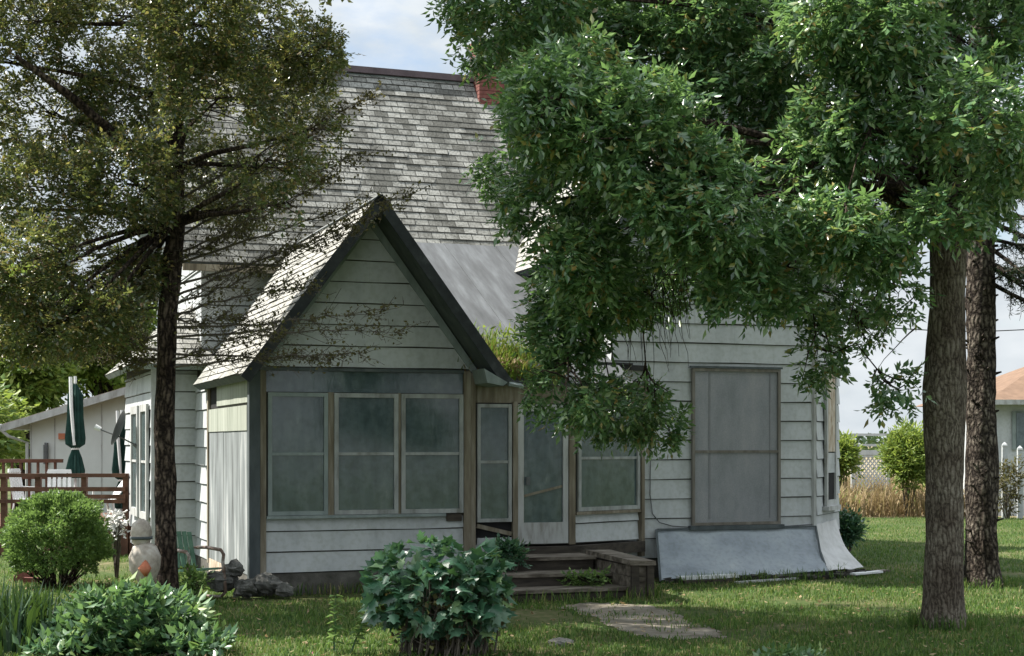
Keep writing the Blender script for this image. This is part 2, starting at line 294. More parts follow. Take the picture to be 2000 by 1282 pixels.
L_GRASS = leafmat('lawn_blade', [(0,(0.022,0.06,0.014)),(0.35,(0.06,0.125,0.026)),(0.65,(0.10,0.17,0.04)),(0.85,(0.15,0.20,0.055)),(1,(0.27,0.23,0.11))], 0.35, 0.6, 0.2, (0.14,0.24,0.04), clump=0.5)
L_DRY = leafmat('dry_grass_blade', [(0,(0.14,0.10,0.05)),(0.5,(0.28,0.21,0.12)),(0.85,(0.36,0.28,0.17)),(1,(0.12,0.15,0.04))], 0.3, 0.7, 0.15, (0.3,0.22,0.1), clump=0.2)
L_WEED = leafmat('roof_weed_blade', [(0,(0.08,0.15,0.02)),(0.55,(0.15,0.23,0.04)),(0.75,(0.26,0.2,0.07)),(1,(0.30,0.2,0.10))], 0.35, 0.6, 0.2, clump=0.3)
L_FAR = leafmat('far_leaf', [(0,(0.03,0.055,0.035)),(1,(0.06,0.10,0.05))], 0.2, 0.7, 0.2)

# ------------------------------------------------------------------ vegetation helpers
def vnoise(P, s):
    """cheap smooth 3-D value noise in 0..1"""
    Q = P*s; i = np.floor(Q).astype(np.int64); fr = Q-i; fr = fr*fr*(3-2*fr)
    def h(a, b, c):
        n = (a*73856093) ^ (b*19349663) ^ (c*83492791)
        n = (n ^ (n >> 13))*1274126177 & 0x7fffffff
        return (n % 10007)/10007.0
    r = 0
    for dx in (0,1):
        for dy in (0,1):
            for dz in (0,1):
                wgt = (fr[:,0] if dx else 1-fr[:,0])*(fr[:,1] if dy else 1-fr[:,1])*(fr[:,2] if dz else 1-fr[:,2])
                r = r + wgt*h(i[:,0]+dx, i[:,1]+dy, i[:,2]+dz)
    return r

def unit(a): return a/np.maximum(np.linalg.norm(a, axis=1, keepdims=True), 1e-9)

DIAMOND = np.array([(0,0),(0.5,0.45),(0,1.0)])              # right half outline, x out, y along
MAPLE = np.array([(0,0),(0.35,0.08),(0.52,0.30),(0.34,0.40),(0.62,0.72),(0.26,0.66),(0,1.0)])

def leaves(name, P, A, S, ln, wd, mt, parent=None, shape=DIAMOND, fold=0.22, var=0.35):
    """P base points, A axis directions, S approximate side directions -> folded leaves in one mesh"""
    n = len(P)
    A = unit(A); S = unit(S - A*np.sum(A*S, 1, keepdims=True)); Nn = np.cross(A, S)
    sc_ = (1 + (rng.random(n)-0.5)*2*var)[:, None]
    K = len(shape)
    V = np.zeros((n, 2*K-2, 3))
    idx = 0; right = []; left = []
    for k in range(K):
        x, y = shape[k]
        base = P + A*(y*ln)*sc_
        if k in (0, K-1):
            V[:, idx] = base - (Nn*(0.12*ln*y*y)*sc_); right.append(idx); left.append(idx); idx += 1
        else:
            V[:, idx] = base + S*(x*wd)*sc_ + Nn*(abs(x)*wd*fold)*sc_; right.append(idx); idx += 1
            V[:, idx] = base - S*(x*wd)*sc_ + Nn*(abs(x)*wd*fold)*sc_; left.append(idx); idx += 1
    off = (np.arange(n)*(2*K-2))[:, None]
    F = np.concatenate([off+np.array(right), off+np.array(left[::-1])])
    return build_np(name, V.reshape(-1, 3), F, mt, parent)

def fill(clumps, n, shell=0.5, gap=0.0, gscale=1.2):
    """random points inside ellipsoid clumps (centre, radii, weight); gap drops points in noise hollows"""
    C = np.array([c[0] for c in clumps], float); Rr = np.array([c[1] for c in clumps], float)
    wt = np.array([(c[2] if len(c) > 2 else 1)*c[1][0]*c[1][2] for c in clumps], float); wt /= wt.sum()
    k = rng.choice(len(C), n, p=wt)
    d = unit(rng.normal(size=(n, 3))); r = rng.random((n, 1))**(1/3.0); r = r*(1-shell)+shell*np.maximum(r, rng.random((n,1))**0.25)
    P = C[k] + d*r*Rr[k]
    D = d
    if gap > 0:
        q = 0.6*vnoise(P+50, gscale) + 0.4*vnoise(P+20, gscale*2.4)
        keep = q > gap
        P = P[keep]; D = D[keep]
    return P, D

def sprays(name, P, D, k, spray, ln, wd, mt, parent=None, droop=0.5, shape=DIAMOND, twigs=None):
    """each point carries a short drooping spray of k leaflets set in pairs"""
    n = len(P)
    ax = unit(D*0.7 + rng.normal(size=(n,3))*0.7 + np.array([0,0,-droop]))
    up = unit(np.array([0,0,1.0]) + rng.normal(size=(n,3))*0.45)
    side = unit(np.cross(ax, up))
    BP, BA, BS = [], [], []
    sl = spray*(0.7+0.6*rng.random((n,1)))
    for j in range(k):
        t = (j//2+0.6)/(k/2.0); sg = 1 if j % 2 else -1
        if j == k-1: a = ax
        else: a = ax*0.55 + side*sg*0.8
        a = a + rng.normal(size=(n,3))*0.22 + np.array([0,0,-0.18])
        BP.append(P + ax*sl*t + np.array([0,0,-1.0])*(t*t*0.12*spray)); BA.append(a)
        BS.append(np.cross(a, up + rng.normal(size=(n,3))*0.35))
    return leaves(name, np.concatenate(BP), np.concatenate(BA), np.concatenate(BS), ln, wd, mt, parent, shape)

def wig(p, q, n, amp, sag=0.0):
    p = Vector(p); q = Vector(q); out = []
    for i in range(n+1):
        t = i/n; v = p.lerp(q, t)
        a = amp*math.sin(math.pi*t) if 0 < i < n else 0
        v += Vector((random.uniform(-1,1), random.uniform(-1,1), random.uniform(-1,1)))*a
        v.z -= sag*math.sin(math.pi*t); out.append(v)
    return out

def limb(mb, p, q, r0, r1, n=7, amp=0.06, sag=0.0, sides=7):
    pts = wig(p, q, n, amp, sag)
    mb.tube(pts, [r0+(r1-r0)*i/n for i in range(n+1)], sides)
    return pts

def trunk_tube(mb, pts, rad, sides=16, rough=0.06, ridge=0.0, flare=0.0):
    """knobbly trunk: ring radii vary around and along"""
    P = [Vector(p) for p in pts]; seed = random.random()*100
    fine = []; fr = []
    for i in range(len(P)-1):
        m_ = max(2, int((P[i+1]-P[i]).length/0.12))
        for k in range(m_): t = k/m_; fine.append(P[i].lerp(P[i+1], t)); fr.append(rad[i]+(rad[i+1]-rad[i])*t)
    fine.append(P[-1]); fr.append(rad[-1])
    base = len(mb.v)
    ang = np.linspace(0, 2*math.pi, sides, endpoint=False)
    for p, r in zip(fine, fr):
        q = np.stack([np.cos(ang)*1.7, np.sin(ang)*1.7, np.full(sides, p.z*1.5)+seed], 1)
        q2 = np.stack([np.cos(ang)*4, np.sin(ang)*4, np.full(sides, p.z*5)+seed], 1)
        q3 = np.stack([np.cos(ang)*9, np.sin(ang)*9, np.full(sides, p.z*2.2)+seed], 1)
        q4 = np.stack([np.cos(ang)*2.2, np.sin(ang)*2.2, np.full(sides, seed)], 1)
        k = 1 + (vnoise(q3+90, 1.0)-0.5)*ridge + flare*math.exp(-max(p.z,0)/0.16)*vnoise(q4+15, 1.0)*1.3 + (vnoise(q+30, 1.0)-0.5)*rough*3 + (vnoise(q2+60, 1.0)-0.5)*rough*1.6
        for a, kk in zip(ang, k): mb.v.append((p.x+math.cos(a)*r*kk, p.y+math.sin(a)*r*kk, p.z))
    for i in range(len(fine)-1):
        for k in range(sides):
            k2 = (k+1) % sides
            mb.f.append((base+i*sides+k, base+i*sides+k2, base+(i+1)*sides+k2, base+(i+1)*sides+k)); mb.uv.append([(0,0)]*4)

# ------------------------------------------------------------------ ground
def ground():
    m, Nn, Ll, b = mat('lawn_soil')
    tc = Nn.new('ShaderNodeTexCoord')
    n1 = Nn.new('ShaderNodeTexNoise'); n1.inputs['Scale'].default_value = 0.5; n1.inputs['Detail'].default_value = 8
    n2 = Nn.new('ShaderNodeTexNoise'); n2.inputs['Scale'].default_value = 9; n2.inputs['Detail'].default_value = 6
    Ll.new(tc.outputs['Object'], n1.inputs[0]); Ll.new(tc.outputs['Object'], n2.inputs[0])
    a = Nn.new('ShaderNodeMath'); a.operation = 'MULTIPLY_ADD'; a.inputs[1].default_value = 0.5
    Ll.new(n2.outputs[0], a.inputs[0])
    h = Nn.new('ShaderNodeMath'); h.operation = 'MULTIPLY'; h.inputs[1].default_value = 0.55; Ll.new(n1.outputs[0], h.inputs[0]); Ll.new(h.outputs[0], a.inputs[2])
    r = ramp(Nn, [(0.3,(0.022,0.042,0.012)),(0.48,(0.045,0.07,0.02)),(0.60,(0.085,0.09,0.038)),(0.72,(0.19,0.155,0.10))])
    Ll.new(a.outputs[0], r.inputs[0]); Ll.new(r.outputs[0], b.inputs['Base Color']); b.inputs['Roughness'].default_value = 0.95
    b.inputs['Specular IOR Level'].default_value = 0.1
    mb = MB(); mb.face([(-900,-60,0),(900,-60,0),(900,1500,0),(-900,1500,0)])
    tag(mb.build('ground', m), kind='structure')
    fm = noisy('dry_field_soil', [(0.3,(0.10,0.085,0.045)),(0.5,(0.20,0.165,0.095)),(0.7,(0.27,0.22,0.14))], nscale=0.8, detail=8, rough=0.95)
    mb = MB(); mb.face([(4,43,0.004),(400,43,0.004),(400,900,0.004),(4,900,0.004)])
    tag(mb.build('field', fm), kind='structure')
    # worn concrete path in front of the steps: irregular outline
    out = []
    for px, py in ((1085,1186),(1150,1178),(1215,1180),(1270,1184),(1310,1195),(1345,1212),(1400,1232),(1418,1247),(1330,1249),(1240,1243),(1195,1226),(1155,1204)):
        Y = CAMH*3000/(py-865); out.append(((px-1000)/3000*Y, Y, 0.006))
    fine = []
    for i in range(len(out)):
        a = Vector(out[i]); c = Vector(out[(i+1) % len(out)])
        for k in range(8):
            p = a.lerp(c, k/8); fine.append((p.x+random.uniform(-.05,.05), p.y+random.uniform(-.10,.10), 0.006))
    cx = sum(p[0] for p in fine)/len(fine); cy = sum(p[1] for p in fine)/len(fine)
    mb = MB(); mb.face(fine[::-1])
    tag(mb.build('path', CONC), kind='structure')
    return out
PATH = ground()

# ------------------------------------------------------------------ the farmhouse (local axes: x along the front, y depth, z up)
TH = R(20); HO = Vector((-3.556, 21.0, 0))
def hw(u, v, z=0): return Vector((HO.x+u*math.cos(TH)-v*math.sin(TH), HO.y+u*math.sin(TH)+v*math.cos(TH), z))
house = empty('farmhouse', HO, TH, 'neglected pale sided farmhouse with steep worn shingle roof and enclosed gabled front porch', 'house')

def wall_frame(p0, d):
    p0 = Vector((p0[0], p0[1], 0)); d = Vector((d[0], d[1], 0)).normalized(); n = Vector((d.y, -d.x, 0))
    return lambda s, t, z: p0 + d*s + n*t + Vector((0, 0, z))

def siding(mb, W, z0, z1, Lf, Rf, expo=0.30, skip=()):
    z = z0; i = 0
    while z < z1-0.03:
        zt = min(z+expo, z1); g = z+0.017
        jl = random.uniform(-0.003, 0.003)
        segs = [(None, None)]
        for (a, b, za, zb) in skip:
            if z < zb-0.05 and zt > za+0.05: segs = [(None, a), (b, None)]
        for sa, sb in segs:
            l0, r0, l1, r1 = Lf(g), Rf(g), Lf(zt), Rf(zt)
            if sb is not None: r0 = r1 = sb
            if sa is not None: l0 = l1 = sa
            if r0-l0 < 0.02: continue
            if r1 < l1: l1 = r1 = (l1+r1)/2
            to = 0.034+jl
            ns = max(1, int((r0-l0)/0.6)); dz = [random.uniform(-0.007, 0.006) for _ in range(ns+1)]
            for q in range(ns):
                f0, f1 = q/ns, (q+1)/ns
                x0, x1 = l0+(r0-l0)*f0, l0+(r0-l0)*f1; y0, y1 = l1+(r1-l1)*f0, l1+(r1-l1)*f1
                k = random.uniform(-.003, .004)
                mb.face([W(x0,to+k,g+dz[q]),W(x1,to+k,g+dz[q+1]),W(y1,0.012,zt),W(y0,0.012,zt)])
                mb.face([W(x0,0.001,g+dz[q]),W(x1,0.001,g+dz[q+1]),W(x1,to+k,g+dz[q+1]),W(x0,to+k,g+dz[q])])
        z = zt; i += 1

def window(parent, W, s0, s1, z0, z1, rails=(0.5,), t=0.04, fr=0.06, fmat=None, pmat=None, rmat=None, depth=0.045, name='window', lab=None):
    fmat = fmat or FRAMEGREY; pmat = pmat or PANE
    mb = MB(); a = t; b = t+depth
    mb.wbox(W, s0, s0+fr, a, b, z0, z1); mb.wbox(W, s1-fr, s1, a, b, z0, z1)
    mb.wbox(W, s0+fr, s1-fr, a, b-0.002, z1-fr, z1); mb.wbox(W, s0+fr, s1-fr, a, b-0.002, z0, z0+fr)
    o = mb.build(name, fmat, parent)
    if lab: o['label'] = lab
    p = MB(); p.wbox(W, s0+fr*0.9, s1-fr*0.9, a-0.03, a+0.012, z0+fr*0.9, z1-fr*0.9); p.build('pane', pmat, o)
    if rails:
        r = MB()
        for f in rails:
            zz = z0+(z1-z0)*f; r.wbox(W, s0+fr, s1-fr, a+0.012, b-0.012, zz-0.02, zz+0.02)
        r.build('meeting_rail', rmat or fmat, o)
    return o

def roof(E0, E1, R1, R0, nrow, mt, thick=0.10, name='roof', edge=None, under=None, jit=0.004):
    """shingled slope: E0-E1 eave left to right, R0-R1 ridge; courses lap like real shingles"""
    E0, E1, R1, R0 = map(Vector, (E0, E1, R1, R0))
    nrm = (E1-E0).cross(R0-E0).normalized()
    ex = (E1-E0).normalized()
    mb = MB()
    for i in range(nrow):
        t0 = i/nrow; t1 = (i+1.0)/nrow
        nx = max(1, int((E1-E0).length/0.5)); tj = 1.0/nrow
        for j in range(nx):
            a0 = E0.lerp(E1, j/nx); a1 = E0.lerp(E1, (j+1)/nx); b0 = R0.lerp(R1, j/nx); b1 = R0.lerp(R1, (j+1)/nx)
            wv = 0.012
            td = max(t0-random.uniform(0, 0.10)*tj, 0); lf = 0.011+random.random()**3*0.016
            p00 = a0.lerp(b0, td)+nrm*lf; p10 = a1.lerp(b1, td)+nrm*(lf+random.uniform(-.002,.003))
            p11 = a1.lerp(b1, t1)+nrm*0.004; p01 = a0.lerp(b0, t1)+nrm*0.004
            def u(p, row): return ((p-E0).dot(ex), row*0.13)
            mb.face([p00, p10, p11, p01], [u(p00, i), u(p10, i), u(p11, i+0.995), u(p01, i+0.995)])
            q0 = a0.lerp(b0, td); q1 = a1.lerp(b1, td)
            mb.face([q0, q1, p10, p00], [u(q0, i), u(q1, i), u(p10, i+0.05), u(p00, i+0.05)])
    o = mb.build(name, mt, house)
    k = MB(); dn = -nrm*thick
    k.prism([R0, R1, E1, E0], dn) if False else k.hexa([E0+dn, E1+dn, R1+dn, R0+dn, E0-nrm*0.002, E1-nrm*0.002, R1-nrm*0.002, R0-nrm*0.002])
    k.build('soffit', under or GREYTRIM, o)
    return o

FV = 5.0      # front wall of the main block
def build_house():
    # ---- solid cores behind the siding
    mb = MB()
    mb.box(0.1, 10.2, FV, 11.0, 0.0, 5.05)                        # main block
    mb.prism([(0.1,FV,5.05),(0.1,8.0,9.15),(0.1,11.0,5.05)], (10.1,0,0))   # attic
    o = mb.build('wall', CORE, house)
    wl = MB()
    W = wall_frame((0.1, FV), (1, 0)); siding(wl, W, 3.2, 5.06, lambda z: 0, lambda z: 5.6)
    W = wall_frame((0.1, 11.0), (0, -1)); siding(wl, W, 2.9, 5.05, lambda z: 0, lambda z: 6.0)
    siding(wl, W, 5.05, 9.0, lambda z: (z-5.05)/4.1*3.0, lambda z: 6.0-(z-5.05)/4.1*3.0)
    wl.box(0.06, 0.12, FV-0.045, FV-0.002, 3.2, 5.05); 
    wl.build('siding', SIDING, o)
    # ---- left wing
    mb = MB(); mb.box(-0.72, 0.1, FV+0.02, 9.2, 0.0, 3.45); o = mb.build('wall', CORE, house)
    wl = MB(); W = wall_frame((-0.72, FV+0.02), (1, 0)); siding(wl, W, 0.24, 3.3, lambda z: 0.05, lambda z: 0.72)
    W2 = wall_frame((-0.72, 9.2), (0, -1)); siding(wl, W2, 0.24, 3.3, lambda z: 0, lambda z: 4.13)
    wl.wbox(W, -0.04, 0.06, 0.0, 0.05, 0.24, 3.35)
    wl.build('siding', SIDING, o)
    window(house, W2, 1.5, 2.6, 0.8, 2.75, (0.5,), t=0.045, fr=0.14, fmat=TRIM, lab='tall narrow window in the sunlit left wing wall')
    window(house, W2, 2.95, 3.95, 0.8, 2.75, (0.5,), t=0.045, fr=0.12, fmat=TRIM)
    roof((-1.1,9.4,3.38),(-1.1,4.6,3.38),(0.08,6.0,4.5),(0.08,9.4,4.5), 12, SHINGLE_B, name='wing_roof')
    roof((-1.1,4.6,3.38),(0.3,4.6,3.38),(0.10,6.0,4.5),(0.08,6.0,4.5), 12, SHINGLE_B, name='wing_roof')
    # ---- main roof
    o = roof((-0.35,4.6,5.08),(5.9,4.6,5.08),(10.6,8,9.28),(-0.35,8,9.28), 33, SHINGLE, 0.12, under=DARKTRIM)
    roof((10.6,11.4,5.08),(-0.35,11.4,5.08),(-0.35,8,9.28),(10.6,8,9.28), 20, SHINGLE, 0.12)
    mb = MB(); mb.box(-0.38, 10.5, 7.87, 8.13, 9.24, 9.36); mb.build('ridge_cap', RIDGE, o)
    mb = MB(); mb.box(-0.3, 4.2, 4.52, 4.60, 4.93, 5.04); mb.build('fascia', TANWOOD, o)
    # chimney: brick shaft, corbelled cap, lead flashing
    ch = MB()
    u0, u1, v0, v1 = 5.85, 6.42, 7.55, 8.15
    z = 8.55; k = 0
    while z < 10.0:
        e = 0.0 if z < 9.8 else 0.035
        ch.box(u0-e+0.004*(k % 2), u1+e-0.004*(k % 2), v0-e+0.004*(k % 2), v1+e, z, z+0.066); ch.box(u0-e+0.012, u1+e-0.012, v0-e+0.012, v1+e-0.012, z+0.0662, z+0.0778)
        z += 0.078; k += 1
    c = ch.build('chimney', BRICK, o)
    # ---- right wing, gable to the front with cut corners
    bu0, bu1, bv = 5.7, 10.46, 0.75
    ez, az = 5.2, 8.3; uc = (bu0+bu1)/2
    mb = MB()
    pl = [(bu0,bv),(9.26,bv),(bu1,bv+1.2),(bu1,9.0),(bu0,9.0)]
    mb.prism([(p[0],p[1],0.0) for p in pl][::-1], (0,0,5.3))
    mb.prism([(bu0,bv,5.3),(uc,bv,8.15),(bu1,bv,5.3)], (0,7.5,0))
    o = mb.build('wall', CORE, house)
    wl = MB()
    W = wall_frame((bu0,bv),(1,0)); siding(wl, W, 0.3, 5.3, lambda z: 0.0, lambda z: 9.20-bu0, 0.305)
    siding(wl, W, 5.3, 8.1, lambda z: (z-5.3)/2.85*2.38, lambda z: 4.76-(z-5.3)/2.85*2.38, 0.305)
    WC = wall_frame((9.26,bv),(1,1)); siding(wl, WC, 0.3, 5.3, lambda z: 0.08, lambda z: 1.697, 0.305)
    WL = wall_frame((bu0,FV),(0,-1)); siding(wl, WL, 2.6, 5.3, lambda z: 0, lambda z: FV-bv)
    wl.build('siding', SIDING, o)
    cb = MB(); cb.tube([(9.245,bv-0.018,0.3),(9.245,bv-0.018,5.3)], 0.05, 6); cb.build('corner_board', TRIM, o)
    # big window under plastic
    wo_ = window(house, W, 7.03-bu0, 8.6-bu0, 0.80, 3.27, (0.47,), t=0.045, fr=0.045, fmat=STAINGREY, pmat=PLASTIC, rmat=STAINGREY, lab='tall window sealed behind dull grey plastic sheet')
    sb = MB(); sb.wbox(W, 7.03-bu0+0.30, 7.03-bu0+0.33, 0.057, 0.064, 0.9, 3.2); sb.wbox(W, 8.6-bu0-0.19, 8.6-bu0-0.165, 0.057, 0.064, 0.9, 3.2)
    sb.build('lath', noisy('plastic_seam', [(0.3,(0.16,0.165,0.18)),(0.7,(0.21,0.215,0.23))], nscale=6, rough=0.5), wo_)
    sl_ = MB(); sl_.wbox(W, 6.98-bu0, 8.65-bu0, 0.037, 0.12, 0.735, 0.795); sl_.build('sill', DARKTRIM, wo_)
    hd = MB(); hd.wbox(W, 7.0-bu0, 8.63-bu0, 0.037, 0.10, 3.275, 3.305); hd.build('head_board', DARKTRIM, wo_)
    # chamfer window: boarded above, open and dark below
    wc = window(house, WC, 0.52, 1.25, 1.05, 3.4, (), t=0.045, fr=0.10, fmat=TRIM, pmat=BLACKGAP, lab='narrow window in the angled corner, boarded above and open below')
    bd = MB(); bd.wbox(WC, 0.62, 1.15, 0.058, 0.078, 1.95, 3.31); bd.build('board', STAIN, wc)
    bd = MB(); bd.wbox(WC, 0.62, 1.15, 0.058, 0.070, 1.60, 1.93); bd.wbox(WC,0.62,1.15,0.058,0.075,1.74,1.77); bd.build('sash', SIDING, wc)
    bs = MB(); bs.wbox(WC, 0.45, 1.32, 0.037, 0.14, 0.98, 1.05); bs.build('sill', TRIM, wc)
    # wing roof
    ev = 0.3
    roof((5.25,4.9,5.02),(5.25,ev,5.02),(uc,ev,az+0.12),(uc,7.6,az+0.12), 30, SHINGLE_B, 0.14, under=DARKTRIM)
    roof((10.91,ev,5.02),(10.91,8.0,5.02),(uc,7.6,az+0.12),(uc,ev,az+0.12), 30, SHINGLE_B, 0.14)
    # leaning sheets around the bay foot
    def sheet(name, a, b, c, d, mt, n=10, bow=0.05):
        mb = MB(); a, b, c, d = map(Vector, (a, b, c, d)); nn = (b-a).cross(d-a).normalized()
        g = [[None]*(n+1) for _ in range(n+1)]
        for i in range(n+1):
            for j in range(n+1):
                s = i/n; t = j/n
                p = a.lerp(b, s).lerp(d.lerp(c, s), t)
                p += nn*(bow*(-math.sin(math.pi*t)) + 0.018*math.sin(7*s+5*t)*(1-t) + 0.01*math.sin(17*s))
                g[i][j] = p
        for i in range(n):
            for j in range(n):
                q = [g[i][j], g[i+1][j], g[i+1][j+1], g[i][j+1]]
                mb.face(q); mb.face([p-nn*0.012 for p in q][::-1])
        return mb.build(name, mt, house)
    o = sheet('skirting_sheet', (6.12,-0.12,0.05),(9.0,-0.10,0.10),(9.24,0.69,0.74),(6.43,0.69,0.74), TIN, bow=0.06)
    e = MB(); e.beam((6.41,0.67,0.75),(6.10,-0.13,0.03),0.035,0.02); e.beam((6.43,0.66,0.755),(9.24,0.66,0.75),0.03,0.025); e.beam((9.24,0.66,0.745),(9.10,0.3,0.38),0.03,0.02); e.beam((9.10,0.3,0.38),(9.01,-0.11,0.03),0.03,0.02)
    e.build('edge_strip', DARKTRIM, o)
    sheet('skirting_sheet', (9.02,-0.10,0.10),(9.98,0.42,0.09),(10.3,1.72,0.80),(9.28,0.70,0.78), SKIRTWHITE, bow=0.10)
    # ---- gabled front porch
    pu, PR = 3.12, 3.55
    mb = MB(); mb.prism([(0,0.0,0.3),(pu,0.0,0.3),(pu,FV,0.3),(0,FV,0.3)], (0,0,2.82)); mb.prism([(0.03,0.0,3.12),(1.65,0.0,5.30),(3.25,0.0,3.12)], (0,4.9,0))
    o = mb.build('wall', CORE, house)
    f = MB(); f.box(-0.02, pu+0.05, -0.02, FV, -0.05, 0.299); f.build('foundation', FOUND, o)
    W = wall_frame((0,0),(1,0))
    wl = MB(); siding(wl, W, 0.30, 1.06, lambda z: 0.18, lambda z: pu-0.07, 0.285)
    wl.build('siding', SIDING, o); wl = MB()
    siding(wl, W, 3.14, 5.2, lambda z: max(0.03+(z-3.12)/2.1*1.62, 0), lambda z: 3.25-(z-3.12)/2.1*1.6, 0.30)
    wl.build('siding', SIDING, o)
    WLf = wall_frame((0,FV),(0,-1))      # left flank, s from back to front
    wl = MB(); siding(wl, WLf, 0.22, 3.1, lambda z: 0.0, lambda z: 1.43, 0.30); wl.build('siding', SIDING, o)
    cp = MB(); cp.wbox(WLf, 1.36, 1.47, 0.012, 0.05, 0.2, 3.05); cp.build('corner_board', TANWOOD, o)
    # boarded left flank
    x = MB()
    for a, b in ((1.50,2.15),(2.165,2.85),(2.865,3.50),(3.515,4.25),(4.265,4.85)): x.wbox(WLf, a, b, 0.0, 0.03+0.004*random.random(), 0.28, 2.25+0.03*random.random())
    pn = x.build('board_panel', PANEL, o)
    x = MB()
    for a, b in ((1.50,2.4),(2.415,3.3),(3.315,4.1),(4.115,4.85)): x.wbox(WLf, a, b, 0.0, 0.045, 2.27, 2.62)
    x.build('board_panel', PANELTOP, o)
    x = MB(); x.wbox(WLf, 1.50, 4.0, 0.0, 0.04, 0.04, 0.275); x.build('board_panel', STAIN, o)
    x = MB(); x.wbox(WLf, 1.50, 2.2, 0.0, 0.006, 2.64, 3.05); x.build('dark_opening', BLACKGAP, o)
    x = MB(); x.wbox(WLf, 2.2, 4.85, 0.0, 0.03, 2.66, 3.05); x.build('head_board', PANELTOP, o)
    # corner posts and head
    x = MB(); x.box(-0.05, 0.10, -0.07, 0.08, 0.02, 3.08); x.build('corner_post', DARKTRIM, o)
    x = MB(); x.wbox(W, 0.105, 0.185, 0.0, 0.06, 0.30, 3.10); x.build('corner_post', TANWOOD, o)
    x = MB(); x.wbox(W, 3.03, 3.13, 0.0, 0.075, 0.20, 3.12); x.wbox(W, 3.14, 3.21, -0.1, 0.05, 0.20, 3.10); x.build('corner_post', TANWOOD, o)
    x = MB(); x.wbox(W, 0.19, 3.025, 0.0, 0.03, 2.80, 3.09); x.build('transom_panel', PANE, o)
    x = MB(); x.wbox(W, 0.10, 3.03, 0.0, 0.07, 3.092, 3.135); x.build('head_board', DARKTRIM, o)
    # three sashes
    window(house, W, 0.21, 1.045, 1.10, 2.79, (0.5,), t=0.03, fr=0.055, fmat=GREYTRIM)
    window(house, W, 1.135, 2.055, 1.10, 2.79, (0.5,), t=0.03, fr=0.06)
    window(house, W, 2.10, 3.02, 1.10, 2.79, (0.5,), t=0.03, fr=0.06)
    for qa, qb in ((1.05,1.13),(2.06,2.095)):
        x = MB(); x.wbox(W, qa, qb, 0.0, 0.06, 1.08, 2.80); x.build('mullion', TANWOOD, o)
    x = MB(); x.wbox(W, 0.19, 2.75, 0.0, 0.10, 1.055, 1.095); x.build('sill', GREYTRIM, o)
    x = MB(); x.wbox(W, 2.77, 3.0, 0.038, 0.06, 0.98, 1.09); x.build('sill_stub', STEPDARK, o)
    # porch gable roof
    uz, ua = 5.51, 1.66
    sl_ = (5.38-3.02)/1.87
    rl = roof((-0.21,4.0,3.02),(-0.21,-0.56,3.02),(ua,-0.56,uz),(ua,4.85,uz), 23, SHINGLE_B, 0.13, name='porch_roof', under=DARKTRIM)
    rr = roof((3.53,-0.56,3.02),(3.53,3.0,3.02),(ua,4.85,uz),(ua,-0.56,uz), 23, SHINGLE, 0.13, name='porch_roof', under=DARKTRIM)
    x = MB()
    x.beam((-0.22,-0.395,2.95),(ua,-0.395,uz-0.04),0.03,0.16,(0,-1,0)) if False else None
    for sgn in (-1, 1):
        e0 = Vector((ua+sgn*1.89,-0.58,2.97)); a0 = Vector((ua,-0.58,uz-0.02))
        d = (a0-e0).normalized(); nrm = Vector((-d.z,0,d.x))*(1 if d.x > 0 else -1)
        h = 0.12
        x.hexa([e0-nrm*h, a0-nrm*h, a0-nrm*h+Vector((0,0.018,0)), e0-nrm*h+Vector((0,0.018,0)), e0+nrm*0.03, a0+nrm*0.03, a0+nrm*0.03+Vector((0,0.018,0)), e0+nrm*0.03+Vector((0,0.018,0))])
    x.build('barge_board', noisy('dark_weathered_barge', [(0.3,(0.018,0.021,0.024)),(0.55,(0.036,0.041,0.045)),(0.75,(0.075,0.082,0.085))], nscale=6, detail=8, rough=0.75), rl)
    x = MB()
    for sgn in (-1, 1):
        e0 = Vector((ua+sgn*1.60,-0.045,3.12)); a0 = Vector((ua,-0.045,uz-0.22))
        x.beam(e0, a0, 0.05, 0.16, (0,-1,0)) if False else x.prism([e0+Vector((0,0,0)), e0+Vector((-sgn*0.12,0,0)), a0+Vector((0,0,-0.16)), a0], (0,0.043,0))
    x.build('frieze_board', GREYTRIM, rl)
    x = MB(); x.prism([(3.15,-0.60,3.14),(3.20,-0.60,2.94),(3.44,-0.60,2.90),(3.50,-0.60,2.95)], (0,1.1,0)); x.build('cornice_return', GREYTRIM, rr)
    x = MB(); x.tube([(3.53,-0.56,2.93),(3.70,-0.55,2.91),(3.85,-0.25,2.90)],[0.035,0.035,0.03],6); x.build('gutter_end', GREYTRIM, rr)
    # ---- enclosed entry between the porch and the right wing
    dv = 0.12
    mb = MB(); mb.prism([(3.2,dv,0.60),(4.75,dv,0.60),(6.2,bv+0.0,0.60),(6.2,FV,0.60),(3.2,FV,0.60)], (0,0,2.35)); o = mb.build('wall', CORE, house)
    W = wall_frame((0,dv),(1,0))
    x = MB(); x.wbox(W, 3.215, 6.0, -0.6, 0.03, 2.68, 2.98); x.build('head_board', TANWOOD, o)
    window(house, W, 3.27, 3.80, 0.95, 2.66, (0.51,), t=0.03, fr=0.05, lab='slim window beside the porch door')
    x = MB(); x.wbox(W, 3.82, 3.895, 0.0, 0.075, 0.3, 2.70); x.wbox(W, 4.70, 4.80, 0.0, 0.075, 0.6, 2.70); x.build('corner_post', TANWOOD, o)
    x = MB(); x.wbox(W, 3.22, 3.82, 0.002, 0.03, 0.30, 0.62); x.wbox(W,3.28,3.81,0.002,0.035,0.62,0.72); x.build('kick_panel', SIDING, o)
    x = MB(); x.wbox(W, 3.26, 3.815, 0.002, 0.012, 0.72, 0.94); x.build('dark_opening', BLACKGAP, o)
